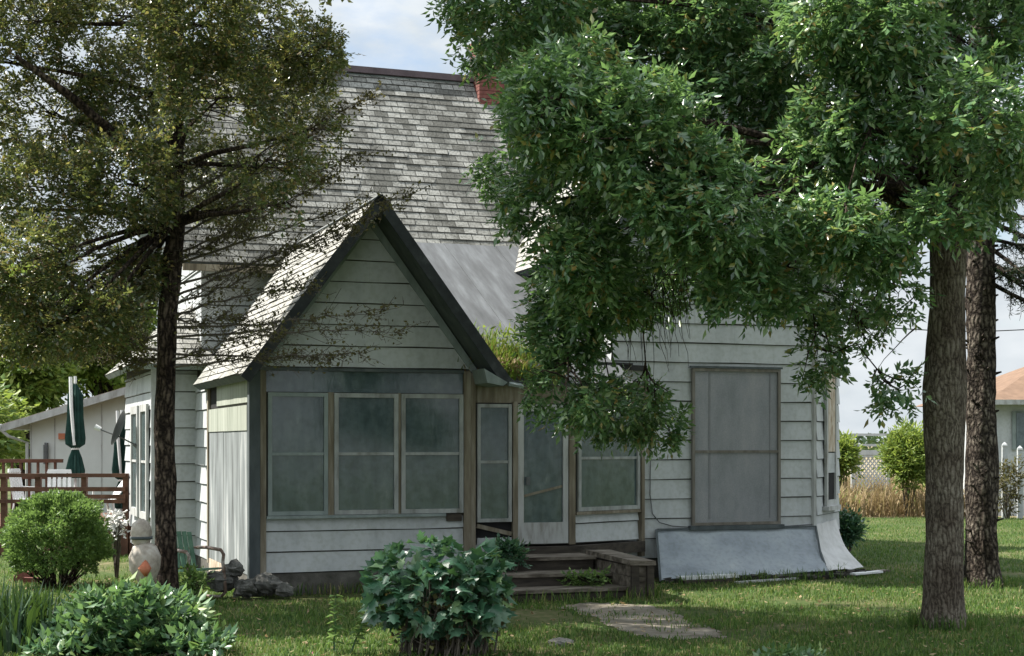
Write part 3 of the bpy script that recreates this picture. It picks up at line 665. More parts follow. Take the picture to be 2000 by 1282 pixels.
    x = MB(); x.beam(W(3.27,0.03,0.90), W(3.81,0.03,0.77), 0.03, 0.06); x.build('loose_slat', TANWOOD, o)
    d = MB()      # screen door
    for a, b, c, e in ((3.90,3.99,0.62,2.66),(4.61,4.69,0.62,2.66)): d.wbox(W, a, b, 0.02, 0.062, c, e)
    d.wbox(W, 3.99, 4.61, 0.02, 0.06, 2.56, 2.66); d.wbox(W, 3.99, 4.61, 0.02, 0.06, 0.62, 0.93)
    do = d.build('screen_door', TRIM, house)
    p = MB(); p.wbox(W, 3.985, 4.615, 0.0, 0.03, 0.92, 2.57); p.build('pane', PANE, do)
    p = MB(); p.beam(W(4.0,0.04,1.32), W(4.6,0.04,1.46), 0.015, 0.035); p.build('push_bar', TANWOOD, do)
    p = MB(); p.wbox(W, 4.02, 4.08, 0.06, 0.085, 1.48, 1.60); p.build('handle', GREYMET, do)
    W2 = wall_frame((4.82,dv+0.03),(1.38,bv-dv-0.03)); ln = math.hypot(1.38, bv-dv-0.03)
    window(house, W2, 0.02, ln-0.12, 1.08, 2.66, (0.5,), t=0.03, fr=0.06, lab='wide window angled back between door and right wing')
    x = MB(); x.wbox(W2, -0.02, ln-0.1, 0.0, 0.075, 1.03, 1.075); x.build('sill', TANWOOD, o)
    wl = MB(); siding(wl, W2, 0.60, 1.03, lambda z: 0.0, lambda z: ln-0.11, 0.29); wl.build('siding', SIDING, o)
    x = MB(); x.wbox(W2, ln-0.1, ln-0.03, 0.0, 0.09, 0.35, 2.95); x.build('corner_post', TANWOOD, o)
    x = MB(); x.prism([(3.9,-0.05,0.42),(4.85,-0.05,0.42),(6.2,0.62,0.42),(6.2,1.4,0.42),(3.9,1.4,0.42)], (0,0,0.16)); x.build('floor_edge', STEPDARK, o)
    # metal roof over the entry
    a, b, c, e = Vector((2.9,0.0,2.98)), Vector((5.75,0.05,2.98)), Vector((5.75,5.0,5.62)), Vector((2.9,5.0,5.62))
    mb = MB(); nn = (b-a).cross(e-a).normalized(); ns = 6
    for i in range(ns):
        p, q = a.lerp(b, i/ns), a.lerp(b, (i+1)/ns); r_, s_ = e.lerp(c, (i+1)/ns), e.lerp(c, i/ns)
        up = nn*(0.006*(i % 2)+0.004)
        mb.hexa([p-nn*0.05, q-nn*0.05, r_-nn*0.05, s_-nn*0.05, p+up, q+up, r_+up, s_+up])
        if i % 3 == 0: mb.beam(p+nn*0.006, s_+nn*0.006, 0.02, 0.015)
    mr = mb.build('metal_roof', METALROOF, house)
    gt = MB(); gt.beam((5.7,0.70,3.27),(6.25,0.70,3.25),0.07,0.08); gt.beam((5.2,0.62,3.32),(6.0,0.66,3.31),0.05,0.03); gt.build('gutter_end', BLACK, house)
    # cable looping over the siding
    cb = MB(); WB = wall_frame((bu0,bv),(1,0))
    cb.tube([WB(0.62,0.045,3.2),WB(0.63,0.045,2.2),WB(0.62,0.045,1.3),WB(0.66,0.045,1.0),WB(0.78,0.045,0.86),WB(1.0,0.045,0.80),WB(2.0,0.05,0.72),WB(3.5,0.05,0.78)], 0.008, 5)
    cb.tube([WB(0.45,0.045,4.1),WB(0.5,0.05,3.2),WB(0.48,0.045,2.4)], 0.006, 5)
    cb.build('cable', GREYMET, house)
build_house()

# ------------------------------------------------------------------ porch steps
def steps():
    st = empty('porch_steps', hw(3.9,-1.3), TH, 'rotting wooden steps with a boxed plank side wall below the screen door', 'steps')
    def B(mb, u0, u1, v0, v1, z0, z1): mb.box(u0-3.9, u1-3.9, v0+1.3, v1+1.3, z0, z1)
    for z, v in ((0.50,-1.0),(0.32,-1.55),(0.15,-2.1)):
        m_ = MB(); B(m_, 2.95, 4.68, v, v+0.58, z-0.045, z)
        t = m_.build('tread', STEPWOOD, st); t.rotation_euler = (R(random.uniform(-1.2,1.2)), R(random.uniform(-0.9,0.9)), R(random.uniform(-0.8,0.8)))
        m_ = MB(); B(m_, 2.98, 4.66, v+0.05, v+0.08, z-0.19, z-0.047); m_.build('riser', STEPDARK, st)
    m_ = MB(); B(m_, 2.96, 4.68, -0.62, -0.58, 0.1, 0.455); B(m_, 2.97,4.67,-0.57,-0.1,0.1,0.40); m_.build('back_board', STEPDARK, st)
    m_ = MB(); B(m_, 4.70, 5.0, -2.15, -0.75, 0.0, 0.30); B(m_, 4.72, 4.99, -2.14, -0.78, 0.305, 0.45); m_.build('side_wall', STEPWOOD, st)
    m_ = MB(); m_.hexa([(0.76,-0.92,0.462),(1.14,-0.92,0.452),(1.14,0.62,0.50),(0.76,0.62,0.50),(0.76,-0.92,0.53),(1.14,-0.90,0.51),(1.14,0.62,0.565),(0.76,0.62,0.57)])
    m_.build('cap_plank', STEPWOOD, st)
    m_ = MB(); B(m_, 4.69, 4.80, -2.2, -2.152, 0.0, 0.47); B(m_, 4.92, 5.02, -2.2, -2.152, 0.0, 0.45); m_.build('end_post', STEPDARK, st)
steps()

def rock(name, c, r, seed, mt, label, cat, group=None, sq=(1,1,0.7)):
    n1, n2 = 11, 15; V = []; F = []
    pts = []
    for i in range(n1+1):
        th = math.pi*i/n1
        for j in range(n2):
            ph = 2*math.pi*j/n2; pts.append((math.sin(th)*math.cos(ph), math.sin(th)*math.sin(ph), math.cos(th)))
    P = np.array(pts); k = 0.62+0.75*vnoise(P+seed*3.1+40, 1.7)+0.45*(vnoise(P+seed+80, 4.0)-0.5)
    P = P*k[:,None]*np.array(sq)*r
    for i in range(n1):
        for j in range(n2): F.append((i*n2+j, (i+1)*n2+j, (i+1)*n2+(j+1) % n2, i*n2+(j+1) % n2))
    me = bpy.data.meshes.new(name); me.from_pydata([tuple(p) for p in P], [], F); me.materials.append(mt)
    o = bpy.data.objects.new(name, me); sc.collection.objects.link(o); o.location = c
    return tag(o, label, cat, group)
for i, (px, py, r, lab) in enumerate(((432,1134,0.22,'large grey fieldstone leftmost against the porch corner, beside the metal chair'),(478,1150,0.17,'dark fieldstone in front of the dark porch corner post'),
        (520,1142,0.21,'pale mottled fieldstone just right of the dark porch corner post'),(556,1152,0.13,'small fieldstone at the right end of the porch corner stones'),(455,1112,0.15,'fieldstone resting on top of the pile below the stained boards'))):
    Y = 20.72-0.1*(i % 2); z = CAMH-(py-865)/3000*Y
    rock('fieldstone', ((px-1000)/3000*Y, Y, max(z, 0.04)), r, i*7+1, STONE, lab, 'stone', 'fieldstones at the porch corner')
rock('lawn_rock', (0.50, 15.92, 0.02), 0.10, 33, STONE, 'small pale grey rock lying alone on the shaded lawn', 'stone', sq=(1.2,1,0.5))

# debris by the bay
def plank(a, b, wd, th, mt, lab):
    m_ = MB(); m_.beam(a, b, wd, th); o = m_.build('debris_board', mt); tag(o, lab, 'board', 'broken boards below the skirting')
plank(hw(6.28,-0.38,0.09), hw(7.25,-0.38,0.10), 0.14, 0.05, WHITEP, 'bright white board lying on dark rubble beside the steps')
plank(hw(7.1,-0.62,0.02), hw(8.3,-0.40,0.03), 0.07, 0.03, SKIRTWHITE, 'thin grey strip lying on the grass below the blue grey sheet')
plank(hw(9.35,-0.25,0.05), hw(9.95,-0.1,0.06), 0.12, 0.03, WHITEP, 'white scrap board at the foot of the angled corner sheet')
plank(hw(9.3,0.0,0.03), hw(10.3,0.25,0.04), 0.16, 0.03, STEPWOOD, 'weathered grey board sticking out past the house corner')
plank(hw(8.2,-0.3,0.03), hw(9.2,-0.22,0.04), 0.10, 0.05, STEPDARK, 'dark rotten board along the sheet bottom')
plank(hw(6.3,-0.48,0.03), hw(7.1,-0.48,0.03), 0.10, 0.06, STEPDARK, 'dark board just under the bright white board')

def rubble():
    V = []; F = []
    for i in range(420):
        u = random.uniform(6.2, 10.0); v = -0.12+random.uniform(-0.30, 0.16)+max(0, u-9.0)*0.5
        c = hw(u, v, random.uniform(0, 0.05)); r_ = random.uniform(0.015, 0.055); b0 = len(V)
        for k in range(8):
            q = Vector((1 if k & 1 else -1, 1 if k & 2 else -1, 1 if k & 4 else -1))*r_
            V.append(tuple(c+Vector((q.x*random.uniform(.6,1.7), q.y*random.uniform(.5,1.2), q.z*random.uniform(.4,1)))))
        for f in ((0,2,3,1),(4,5,7,6),(0,1,5,4),(2,6,7,3),(0,4,6,2),(1,3,7,5)): F.append(tuple(b0+k for k in f))
    me = bpy.data.meshes.new('rubble'); me.from_pydata(V, [], F); me.materials.append(RUBBLE)
    o = bpy.data.objects.new('rubble', me); sc.collection.objects.link(o); tag(o, kind='stuff', label='dark rubble and chips along the foot of the skirting', cat='rubble')
RUBBLE = noisy('dark_rubble', [(0.3,(0.012,0.012,0.011)),(0.55,(0.05,0.047,0.042)),(0.72,(0.16,0.155,0.145)),(0.85,(0.45,0.45,0.44))], nscale=2.5, detail=3, rough=0.95)
rubble()

# ------------------------------------------------------------------ left yard things
def lawn_chair():
    Y = 20.6; b = at(375, 1165, Y); b.z = 0
    c = empty('lawn_chair', b, R(48), 'old metal lawn chair with faded green back and rusty bent tube frame', 'chair')
    m_ = MB()
    n = 5
    for i in range(n):        # curved shell back made of upright slats
        x = -0.17+0.34*i/(n-1)
        h = 0.90-0.5*x*x
        m_.hexa([(x-0.031,0.17,0.42),(x+0.031,0.17,0.42),(x+0.031,0.19,0.42),(x-0.031,0.19,0.42),(x-0.031,0.29,h),(x+0.031,0.29,h),(x+0.031,0.31,h),(x-0.031,0.31,h)])
    m_.build('backrest', GREENMET, c)
    m_ = MB(); m_.hexa([(-0.24,-0.27,0.40),(0.24,-0.27,0.40),(0.22,0.2,0.36),(-0.22,0.2,0.36),(-0.24,-0.27,0.43),(0.24,-0.27,0.43),(0.22,0.2,0.39),(-0.22,0.2,0.39)]); m_.build('seat', GREENMET, c)
    for s in (-1, 1):
        m_ = MB(); x = s*0.28
        m_.tube([(x,0.34,0.02),(x,0.0,0.02),(x,-0.26,0.03),(x,-0.36,0.10),(x,-0.34,0.30),(x,-0.30,0.50),(x,-0.32,0.60),(x,-0.26,0.66),(x,0.05,0.68),(x,0.27,0.67)], 0.024, 8)
        m_.tube([(x,-0.31,0.42),(x*0.8,-0.24,0.41)], 0.014, 6)
        m_.build('arm_frame', RUST, c, True)
    for yy, zz in ((0.33,0.02),(0.27,0.67)):
        m_ = MB(); m_.tube([(-0.28,yy,zz),(0.28,yy,zz)], 0.016, 6); m_.build('crossbar', RUST, c)
lawn_chair()

def garden_figure():
    b = at(283, 1140, 18.9); b.z = 0.06
    g = empty('garden_figure', b, 0, 'pale rounded garden figure on a stake beside the left trunk with an orange front', 'garden ornament')
    m_ = MB(); m_.tube([(0.07,0,0),(0.07,0,0.30)], 0.035, 8); m_.build('stake', TANWOOD, g)
    m_ = MB(); m_.tube([(0.02,0,0.24),(0.02,0,0.30),(0,0,0.42),(0,0,0.55),(0,0,0.66),(0,0,0.70)], [0.05,0.10,0.17,0.18,0.13,0.06], 14); m_.build('body', BEIGE, g, True)
    m_ = MB(); m_.tube([(-0.04,0,0.64),(-0.04,0,0.70),(-0.04,0,0.80),(-0.04,0,0.90),(-0.04,0,0.95)], [0.05,0.10,0.12,0.10,0.03], 14); m_.build('head', BEIGE, g, True)
    m_ = MB(); m_.tube([(-0.04,0,0.735),(-0.04,0,0.765)], [0.125,0.125], 14); m_.build('hat_band', DARKTRIM, g, True)
    m_ = MB(); m_.tube([(0.04,-0.13,0.36),(0.04,-0.175,0.44),(0.04,-0.15,0.52)], [0.02,0.075,0.02], 8); m_.build('orange_patch', ORANGE, g, True)
    g.scale = (1.1,1.1,1.16)
garden_figure()

def deck():
    d = empty('deck', (-8.7, 28.5, 0), 0, 'red brown timber deck with rails behind the round bush', 'deck')
    def lp(px, py, Y): p = at(px, py, Y); return p - Vector((-8.7,28.5,0))
    m_ = MB(); m_.box(-5, 1.75, 0.0, 5.5, 0.48, 0.55); m_.build('floor', DECK, d)
    m_ = MB()
    for i in range(34):
        x = -5+i*0.2; m_.box(x, x+0.14, -0.02, 0.0-0.001, 0.0, 0.47)
    m_.build('skirt_boards', DECK, d)
    for px in (8, 75, 165, 246):
        p = lp(px, 925, 28.5); m_ = MB(); m_.box(p.x-0.05, p.x+0.05, -0.05, 0.05, 0.0, 1.53); m_.build('post', DECK, d)
    for z0, z1 in ((1.46,1.53),(1.20,1.28),(0.98,1.05)):
        m_ = MB(); m_.box(-5, 1.55, -0.10, -0.052, z0, z1); m_.build('rail', DECK, d)
    m_ = MB(); m_.box(-5, -1.2, 5.3, 5.4, 1.66, 1.74); m_.box(-5,-1.2,5.3,5.4,1.3,1.36)
    for i in range(20): m_.box(-5+i*0.19, -4.95+i*0.19, 5.32, 5.38, 0.55, 1.66)
    m_.build('back_rail', DECK, d)
    m_ = MB(); m_.box(0.75, 1.55, -0.09, -0.055, 1.06, 1.14); m_.build('gate_rail', DECK, d)
deck()

def umbrella(px, Y, ztop, label, tilt=0):
    b = at(px, 925, Y); b.z = 0.55
    u = empty('patio_umbrella', b, 0, label, 'umbrella', 'furled patio umbrellas on the deck')
    h = ztop-0.55
    m_ = MB(); m_.tube([(0,0,0),(0,0,h+0.02)], 0.03, 8); m_.tube([(-0.05,-0.15,h),(-0.03,-0.17,h-0.6),(0.03,-0.17,h-1.35)], [0.035,0.035,0.03], 8); m_.build('pole', WHITEP, u)
    ns, k = 12, 10
    m_ = MB(); rings = [(h-0.12,0.03),(h-0.3,0.12),(h-0.35,0.15),(h-0.8,0.16),(h-1.2,0.20),(h-1.33,0.19),(h-1.42,0.06),(h-1.6,0.13),(h-1.85,0.19),(h-2.0,0.17)]
    base = len(m_.v)
    for z, r in rings:
        for i in range(ns*2):
            a = math.pi*i/ns; rr = r*(1.0 if i % 2 else 0.68)
            m_.v.append((rr*math.cos(a), rr*math.sin(a), z))
    for j in range(len(rings)-1):
        for i in range(ns*2):
            i2 = (i+1) % (ns*2); m_.f.append((j*ns*2+i, (j+1)*ns*2+i, (j+1)*ns*2+i2, j*ns*2+i2)); m_.uv.append([(0,0)]*4)
    m_.build('canopy', CANVAS, u)
    m_ = MB(); m_.tube([(0,0,h-1.44),(0,0,h-1.40)], 0.075, 10); m_.build('tie', WHITEP, u)
    m_ = MB(); m_.tube([(0,0,0),(0,0,0.06),(0,0,0.12)], [0.25,0.25,0.05], 14); m_.build('base', GREYMET, u)
umbrella(147, 30.5, 3.4, 'furled dark green umbrella with white pole standing above the deck rail')
umbrella(238, 31.5, 2.75, 'shorter furled dark green umbrella close to the house wing wall')

def dish():
    b = at(272, 915, 27.0)
    d = empty('satellite_dish', b, 0, 'dark satellite dish seen edge on, its arm reaching left from the house wing', 'satellite dish')
    def l(px, py, Y=27.0): return at(px, py, Y)-b
    m_ = MB(); m_.tube([l(275,920),l(274,880),l(262,868)], 0.03, 8); m_.build('mast', GREYMET, d)
    # shallow bowl seen almost edge-on
    c = l(238, 838); ax = Vector((-0.94,-0.06,0.34)).normalized()
    e1 = ax.cross(Vector((0,1,0.2))).normalized(); e2 = ax.cross(e1)
    m_ = MB(); n = 20; rg = [(0,0),(0.12,0.01),(0.22,0.035),(0.30,0.07)]
    for r, hh in rg:
        for i in range(n):
            t = 2*math.pi*i/n; m_.v.append(tuple(c+e1*(r*1.1*math.cos(t))+e2*(r*math.sin(t))+ax*hh))
    for j in range(3):
        for i in range(n):
            i2 = (i+1) % n; m_.f.append((j*n+i,j*n+i2,(j+1)*n+i2,(j+1)*n+i)); m_.uv.append([(0,0)]*4)
    m_.build('reflector', GREYMET, d)
    m_ = MB(); m_.tube([l(262,868),l(230,852),l(192,838)], 0.014, 6); m_.build('arm', GREYMET, d)
    m_ = MB(); m_.tube([l(186,834),l(197,839)], [0.05,0.04], 10); m_.build('receiver', WHITEP, d)
dish()

def plastic_chair(px, Y, rz, label, lean=0.12):
    b = at(px, 925, Y); b.z = 0.55
    c = empty('patio_chair', b, rz, label, 'chair', 'white patio chairs on the deck')
    m_ = MB(); m_.box(-0.23,0.23,-0.24,0.22,0.40,0.43); m_.build('seat', WHITEP, c)
    m_ = MB()
    for i in range(5):
        x = -0.22+0.098*i; m_.hexa([(x,0.2,0.43),(x+0.062,0.2,0.43),(x+0.062,0.225,0.43),(x,0.225,0.43),(x,0.2+lean,0.98),(x+0.062,0.2+lean,0.98),(x+0.062,0.225+lean,0.98),(x,0.225+lean,0.98)])
    m_.hexa([(-0.24,0.19+lean,0.96),(0.24,0.19+lean,0.96),(0.24,0.23+lean,0.96),(-0.24,0.23+lean,0.96),(-0.22,0.2+lean,1.03),(0.22,0.2+lean,1.03),(0.22,0.235+lean,1.03),(-0.22,0.235+lean,1.03)])
    m_.build('backrest', WHITEP, c)
    for sx in (-1,1):
        for sy in (-1,1):
            m_ = MB(); m_.tube([(sx*0.24,sy*0.24,0),(sx*0.2,sy*0.2,0.41)], 0.02, 6); m_.build('leg', WHITEP, c)
        m_ = MB(); m_.beam((sx*0.25,-0.2,0.64),(sx*0.25,0.26,0.66),0.05,0.03); m_.beam((sx*0.25,-0.19,0.42),(sx*0.25,-0.19,0.63),0.03,0.03,(0,1,0)); m_.build('armrest', WHITEP, c)
plastic_chair(108, 29.6, R(0), 'white patio chair left of the tall green umbrella', 0.05)
plastic_chair(195, 29.4, R(-60), 'white patio chair turned sideways right of the tall green umbrella', 0.42)
plastic_chair(56, 30.6, R(80), 'white patio chair farthest left behind the deck rail', 0.1)

def garage():
    g = empty('outbuilding', (-10.0, 36.0, 0), 0, 'low pale outbuilding with shallow brown gable roof behind the deck', 'outbuilding')
    m_ = MB(); m_.prism([(-1.3,0,0),(5,0,0),(5,0,4.45),(1.55,0,3.42),(-1.3,0,2.55)], (0,6,0)); m_.build('wall', GARAGE, g)
    m_ = MB()
    for i in range(9): x = -1.28+0.55*i; m_.box(x, x+0.025, -0.012, -0.001, 0.0, 2.5+0.30*(x+1.3))
    m_.build('batten', TRIM, g)
    m_ = MB(); m_.hexa([(-1.85,-0.35,2.42),(5.2,-0.35,4.55),(5.2,6.3,4.55),(-1.85,6.3,2.42),(-1.85,-0.35,2.53),(5.2,-0.35,4.66),(5.2,6.3,4.66),(-1.85,6.3,2.53)]); r = m_.build('roof', GROOF, g)
    m_ = MB(); m_.beam((-1.85,-0.37,2.43),(5.2,-0.37,4.56),0.16,0.03,(0,-1,0)); m_.build('fascia', TRIM, r)
    m_ = MB(); m_.tube([(-1.9,-0.42,2.47),(-1.9,6.2,2.47)], 0.07, 8); m_.tube([(-1.9,-0.38,2.44),(-1.7,-0.3,2.25),(-1.35,-0.05,2.1),(-1.35,-0.05,0.1)], 0.04, 6); m_.build('gutter', TRIM, r)
    m_ = MB(); m_.box(1.75,2.65,-0.04,-0.002,0.5,2.45); m_.build('door', GREYTRIM, g)
    m_ = MB(); m_.tube([(-0.9,-0.08,1.6),(-0.9,-0.08,2.05)], 0.06, 8); m_.box(-0.93,-0.87,-0.1,0.0,2.05,2.1); m_.build('wall_lantern', GREYMET, g)
    m_ = MB(); m_.box(-0.62,-0.47,-0.05,-0.014,2.18,2.32); m_.build('orange_plaque', ORANGE, g)
garage()

def edging():
    for i, (px, py, rz, lab) in enumerate(((42,1137,0.3,'red brick at the left end of the edging beside the round bush'),(62,1141,0.1,'red brick second along the bush edging'),(50,1130,-0.2,'red brick stacked on top of the bush edging'))):
        Y = CAMH*3000/(py-865) if i < 2 else 23.0
        z = 0.05 if i < 2 else 0.13
        m_ = MB(); m_.box(-0.11,0.11,-0.055,0.055,-0.045,0.045); o = m_.build('edging_brick', BRICK); o.location = ((px-1000)/3000*Y, Y, z); o.rotation_euler = (0,0.05*i,rz)
        tag(o, lab, 'brick', 'bricks edging the round bush')
edging()

# ------------------------------------------------------------------ plants in the yard
def cl(px, py, Y, rx, ry, rd, wgt=1):
    p = at(px, py, Y); k = Y/3000
    return ((p.x, p.y, p.z), (rx*k, rd, ry*k), wgt)

def round_bush():
    b = at(110, 1150, 22.3); b.z = 0
    t = empty('round_bush', b, 0, 'clipped bright green round bush in front of the deck', 'bush')
    Cc = np.array([0,0,0.70]); Rr = np.array([0.76,0.72,0.62])
    n = 26000; d = unit(rng.normal(size=(n,3))); d[:,2] = np.where(d[:,2] < -0.75, -d[:,2], d[:,2])
    bump = 0.74+0.46*vnoise(d*1.6+9, 2.0)+0.26*(vnoise(d+5, 6)-0.5)
    r = (1-0.30*rng.random((n,1))**1.6)*bump[:,None]
    P = Cc+d*r*Rr
    keep = (P[:,2] > 0.12) & (vnoise(P+70, 5.0) > 0.22); P = P[keep]; d = d[keep]
    A = d*0.8+rng.normal(size=d.shape)*0.6+np.array([0,0,0.5]); leaves('foliage', P, A, rng.normal(size=d.shape), 0.055, 0.026, L_BUSH, t)
    m_ = MB()
    for i in range(60):
        a = random.uniform(0, 6.28); rr = random.uniform(0.25,0.6)
        m_.tube(wig((0.12*math.cos(a),0.12*math.sin(a),0),(rr*math.cos(a),rr*math.sin(a),random.uniform(0.3,0.6)),4,0.04),[0.015,0.013,0.011,0.009,0.006],4)
    m_.build('stems', BARK_C, t)
round_bush()

def front_shrub():
    b = at(235, 1300, 15.3); b.z = 0
    t = empty('leafy_shrub', b, 0, 'broad blue green leafy shrub spreading low across the front left corner', 'shrub')
    cls = []
    for px, py, rx, ry in ((240,1205,90,60),(310,1215,80,60),(180,1235,80,50),(385,1275,60,50),(270,1270,130,80),(120,1290,70,50),(340,1315,100,75),(200,1335,170,80),(150,1330,120,70)):
        c = cl(px, py+14, 15.3+random.uniform(-0.5,0.3), rx, ry, 0.45); c = ((c[0][0]-b.x, c[0][1]-b.y, c[0][2]), c[1], 1); cls.append(c)
    P, D = fill(cls, 2600, 0.6); k = P[:,2] > 0.03; P = P[k]; D = D[k]
    sprays('foliage', P, D+np.array([0,0,0.9]), 7, 0.17, 0.115, 0.062, L_SHRUB, t, droop=-0.3)
    m_ = MB()
    for i in range(50):
        p = P[random.randrange(len(P))]; m_.tube(wig((p[0]*0.35,p[1]*0.35,0),tuple(p),4,0.04),[0.014,0.012,0.01,0.008,0.005],4)
    m_.build('stems', TWIG, t)
front_shrub()

def blades(name, P, h, wd, lean, mt, parent=None, bend=0.35):
    n = len(P); a = rng.random(n)*6.283; hv = (h*(0.6+0.8*rng.random(n)))[:,None]
    d = np.stack([np.cos(a), np.sin(a), np.zeros(n)], 1); s = np.stack([-np.sin(a), np.cos(a), np.zeros(n)], 1)
    lv = (lean*rng.random(n))[:,None]
    V = np.zeros((n,5,3)); up = np.array([0,0,1.0])
    V[:,0] = P-s*wd/2; V[:,1] = P+s*wd/2
    mid = P+up*hv*0.6+d*hv*lv*0.5; V[:,2] = mid+s*wd*0.38; V[:,3] = mid-s*wd*0.38
    V[:,4] = P+up*hv*(1-bend*lv)+d*hv*lv*1.1
    off = (np.arange(n)*5)[:,None]
    F = np.concatenate([off+np.array([0,1,2]), off+np.array([0,2,3]), off+np.array([3,2,4])])
    return build_np(name, V.reshape(-1,3), F, mt, parent)

def iris():
    b = at(45, 1260, 15.6); b.z = 0
    t = empty('iris_clump', b, 0, 'clump of dark sword shaped leaves left of the leafy shrub', 'plant')
    n = 420; P = np.stack([rng.normal(size=n)*0.24, rng.normal(size=n)*0.30, np.zeros(n)], 1)
    blades('foliage', P, 0.56, 0.040, 0.45, L_IRIS, t)
iris()

def maple_shrub():
    b = at(868, 1300, 15.2); b.z = 0
    t = empty('lobed_leaf_shrub', b, 0, 'dark shrub with large lobed leaves and bare stems in front of the porch', 'shrub')
    cls = []
    for px, py, rx, ry in ((830,1095,80,42),(910,1110,75,48),(775,1130,55,50),(870,1155,105,60),(945,1160,45,60),(760,1180,40,35),(850,1200,90,40),(920,1210,60,40)):
        c = cl(px, py, 15.2+random.uniform(-0.25,0.25), rx, ry, 0.34); cls.append(((c[0][0]-b.x, c[0][1]-b.y, c[0][2]), c[1], 1))
    P, D = fill(cls, 880, 0.75)
    A = D*0.8+rng.normal(size=D.shape)*0.4+np.array([0,-0.25,-0.35])
    S = np.cross(A, unit(D+np.array([0,-0.4,0.6])+rng.normal(size=D.shape)*0.35))
    leaves('foliage', P, A, S, 0.13, 0.118, L_MAPLE, t, MAPLE, 0.15)
    m_ = MB()
    for i in range(170):
        a = random.uniform(0,6.28); r0 = random.uniform(0.05,0.5); r1 = r0*random.uniform(0.7,1.1)
        p0 = Vector((r0*math.cos(a), r0*0.7*math.sin(a), 0)); p1 = Vector((r1*math.cos(a+0.3), r1*0.7*math.sin(a+0.3), random.uniform(0.45,0.95)))
        pts = wig(p0, p1, 4, 0.05); m_.tube(pts, [0.010,0.009,0.008,0.006,0.004], 4)
        for q in range(3):
            s0 = pts[random.randrange(1,4)]; m_.tube([s0, s0+Vector((random.uniform(-.14,.14),random.uniform(-.14,.14),random.uniform(0.02,.16)))],[0.005,0.003],3)
    m_.build('stems', TWIG, t)
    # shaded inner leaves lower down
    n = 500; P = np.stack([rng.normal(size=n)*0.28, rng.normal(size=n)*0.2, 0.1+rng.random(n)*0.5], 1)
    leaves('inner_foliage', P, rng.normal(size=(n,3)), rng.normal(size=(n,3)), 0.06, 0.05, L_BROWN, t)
maple_shrub()

def hollyhock(px, pytop, pxb, Y, label, flower=False):
    b = at(pxb, 1290, Y); b.z = 0; top = at(px, pytop, Y)-b
    t = empty('leafy_stalk', b, 0, label, 'plant', 'tall leafy stalks left of the lobed shrub')
    pts = wig((0,0,0), top, 8, 0.015); m_ = MB(); m_.tube(pts, [0.012-0.001*i for i in range(9)], 5); m_.build('stem', L_SHRUB, t)
    P, A, S = [], [], []
    H = top.z
    for i in range(15):
        f = 0.2+0.8*i/14; k = min(int(f*8), 7); p = pts[k].lerp(pts[k+1], f*8-k) if f < 1 else pts[8]
        for s in range(2):
            a = i*1.6+s*3.14+random.uniform(-.4,.4)
            P.append(tuple(p)); A.append((math.cos(a), math.sin(a)*0.8, -0.1)); S.append((-math.sin(a), math.cos(a), 0))
    leaves('foliage', np.array(P), np.array(A), np.array(S), 0.10, 0.11, L_BUSH, t, var=0.45)
    if flower:
        q = at(612, 1279, Y)-b; m_ = MB()
        m_.tube([(0,0,0),q], 0.006, 5); m_.build('flower_stalk', L_SHRUB, t)
        m_ = MB(); m_.tube([q-Vector((0.03,0,0)),q,q+Vector((0.03,0,0))],[0.01,0.035,0.01],8); m_.build('flower', PINK, t)
hollyhock(655, 1163, 652, 15.3, 'upright leafy stalk standing alone on the shaded lawn', True)
hollyhock(728, 1180, 684, 15.3, 'leaning leafy stalk touching the left side of the lobed shrub')

def small_shrub(name, px, py, Y, rx, ry, rd, n, ln, wd, mt, label, cat='shrub', stems=True, z0=0, k=5):
    b = at(px, py, Y); b.z = z0
    t = empty(name, b, 0, label, cat)
    c = cl(px, py, Y, rx, ry, rd)
    cls = [((random.uniform(-.45,.45)*c[1][0], random.uniform(-.4,.4)*rd, c[0][2]-z0+random.uniform(-.3,.35)*c[1][2]), (c[1][0]*0.6, rd*0.6, c[1][2]*0.62), 1) for _ in range(9)]
    P, D = fill(cls, n, 0.5); kk = P[:,2] > 0.02; P = P[kk]; D = D[kk]
    sprays('foliage', P, D+np.array([0,0,0.5]), k, ln*1.6, ln, wd, mt, t, droop=0.0)
    if stems:
        m_ = MB()
        for i in range(14):
            p = P[random.randrange(len(P))]; m_.tube(wig((p[0]*0.15,p[1]*0.15,0),tuple(p),4,0.05),[0.02,0.017,0.013,0.009,0.005],4)
        m_.build('stems', TWIG, t)
    return t
small_shrub('corner_shrub', 1652, 1035, 27.2, 28, 32, 0.3, 260, 0.10, 0.05, L_MAPLE, 'dark green shrub peeping out behind the right house corner')
small_shrub('field_shrub', 1772, 895, 43.5, 50, 66, 0.9, 1700, 0.16, 0.05, L_BG, 'bright green feathery shrub beside the lattice panel in the dry field')
small_shrub('field_hedge', 1648, 895, 46, 26, 42, 0.8, 900, 0.16, 0.07, L_BG, 'green shrub at the field edge just right of the house corner, left of the lattice')
small_shrub('step_weeds', 985, 1082, 21.2, 42, 22, 0.25, 170, 0.08, 0.045, L_MAPLE, 'dark weeds growing beside the porch steps', 'weeds', z0=0.0)
small_shrub('stair_weeds', 1150, 1135, 20.9, 50, 16, 0.2, 60, 0.07, 0.04, L_BUSH, 'green weeds sprouting through the middle of the rotten steps', 'weeds', stems=False, z0=0.1)
small_shrub('leafy_plant', 1530, 1300, 14.3, 75, 26, 0.22, 120, 0.08, 0.045, L_SHRUB, 'low leafy plant at the bottom edge of the lawn right of the path', 'plant')
small_shrub('chair_weeds', 372, 1140, 20.1, 26, 22, 0.2, 90, 0.08, 0.04, L_BUSH, 'light green weeds at the foot of the metal lawn chair', 'weeds')
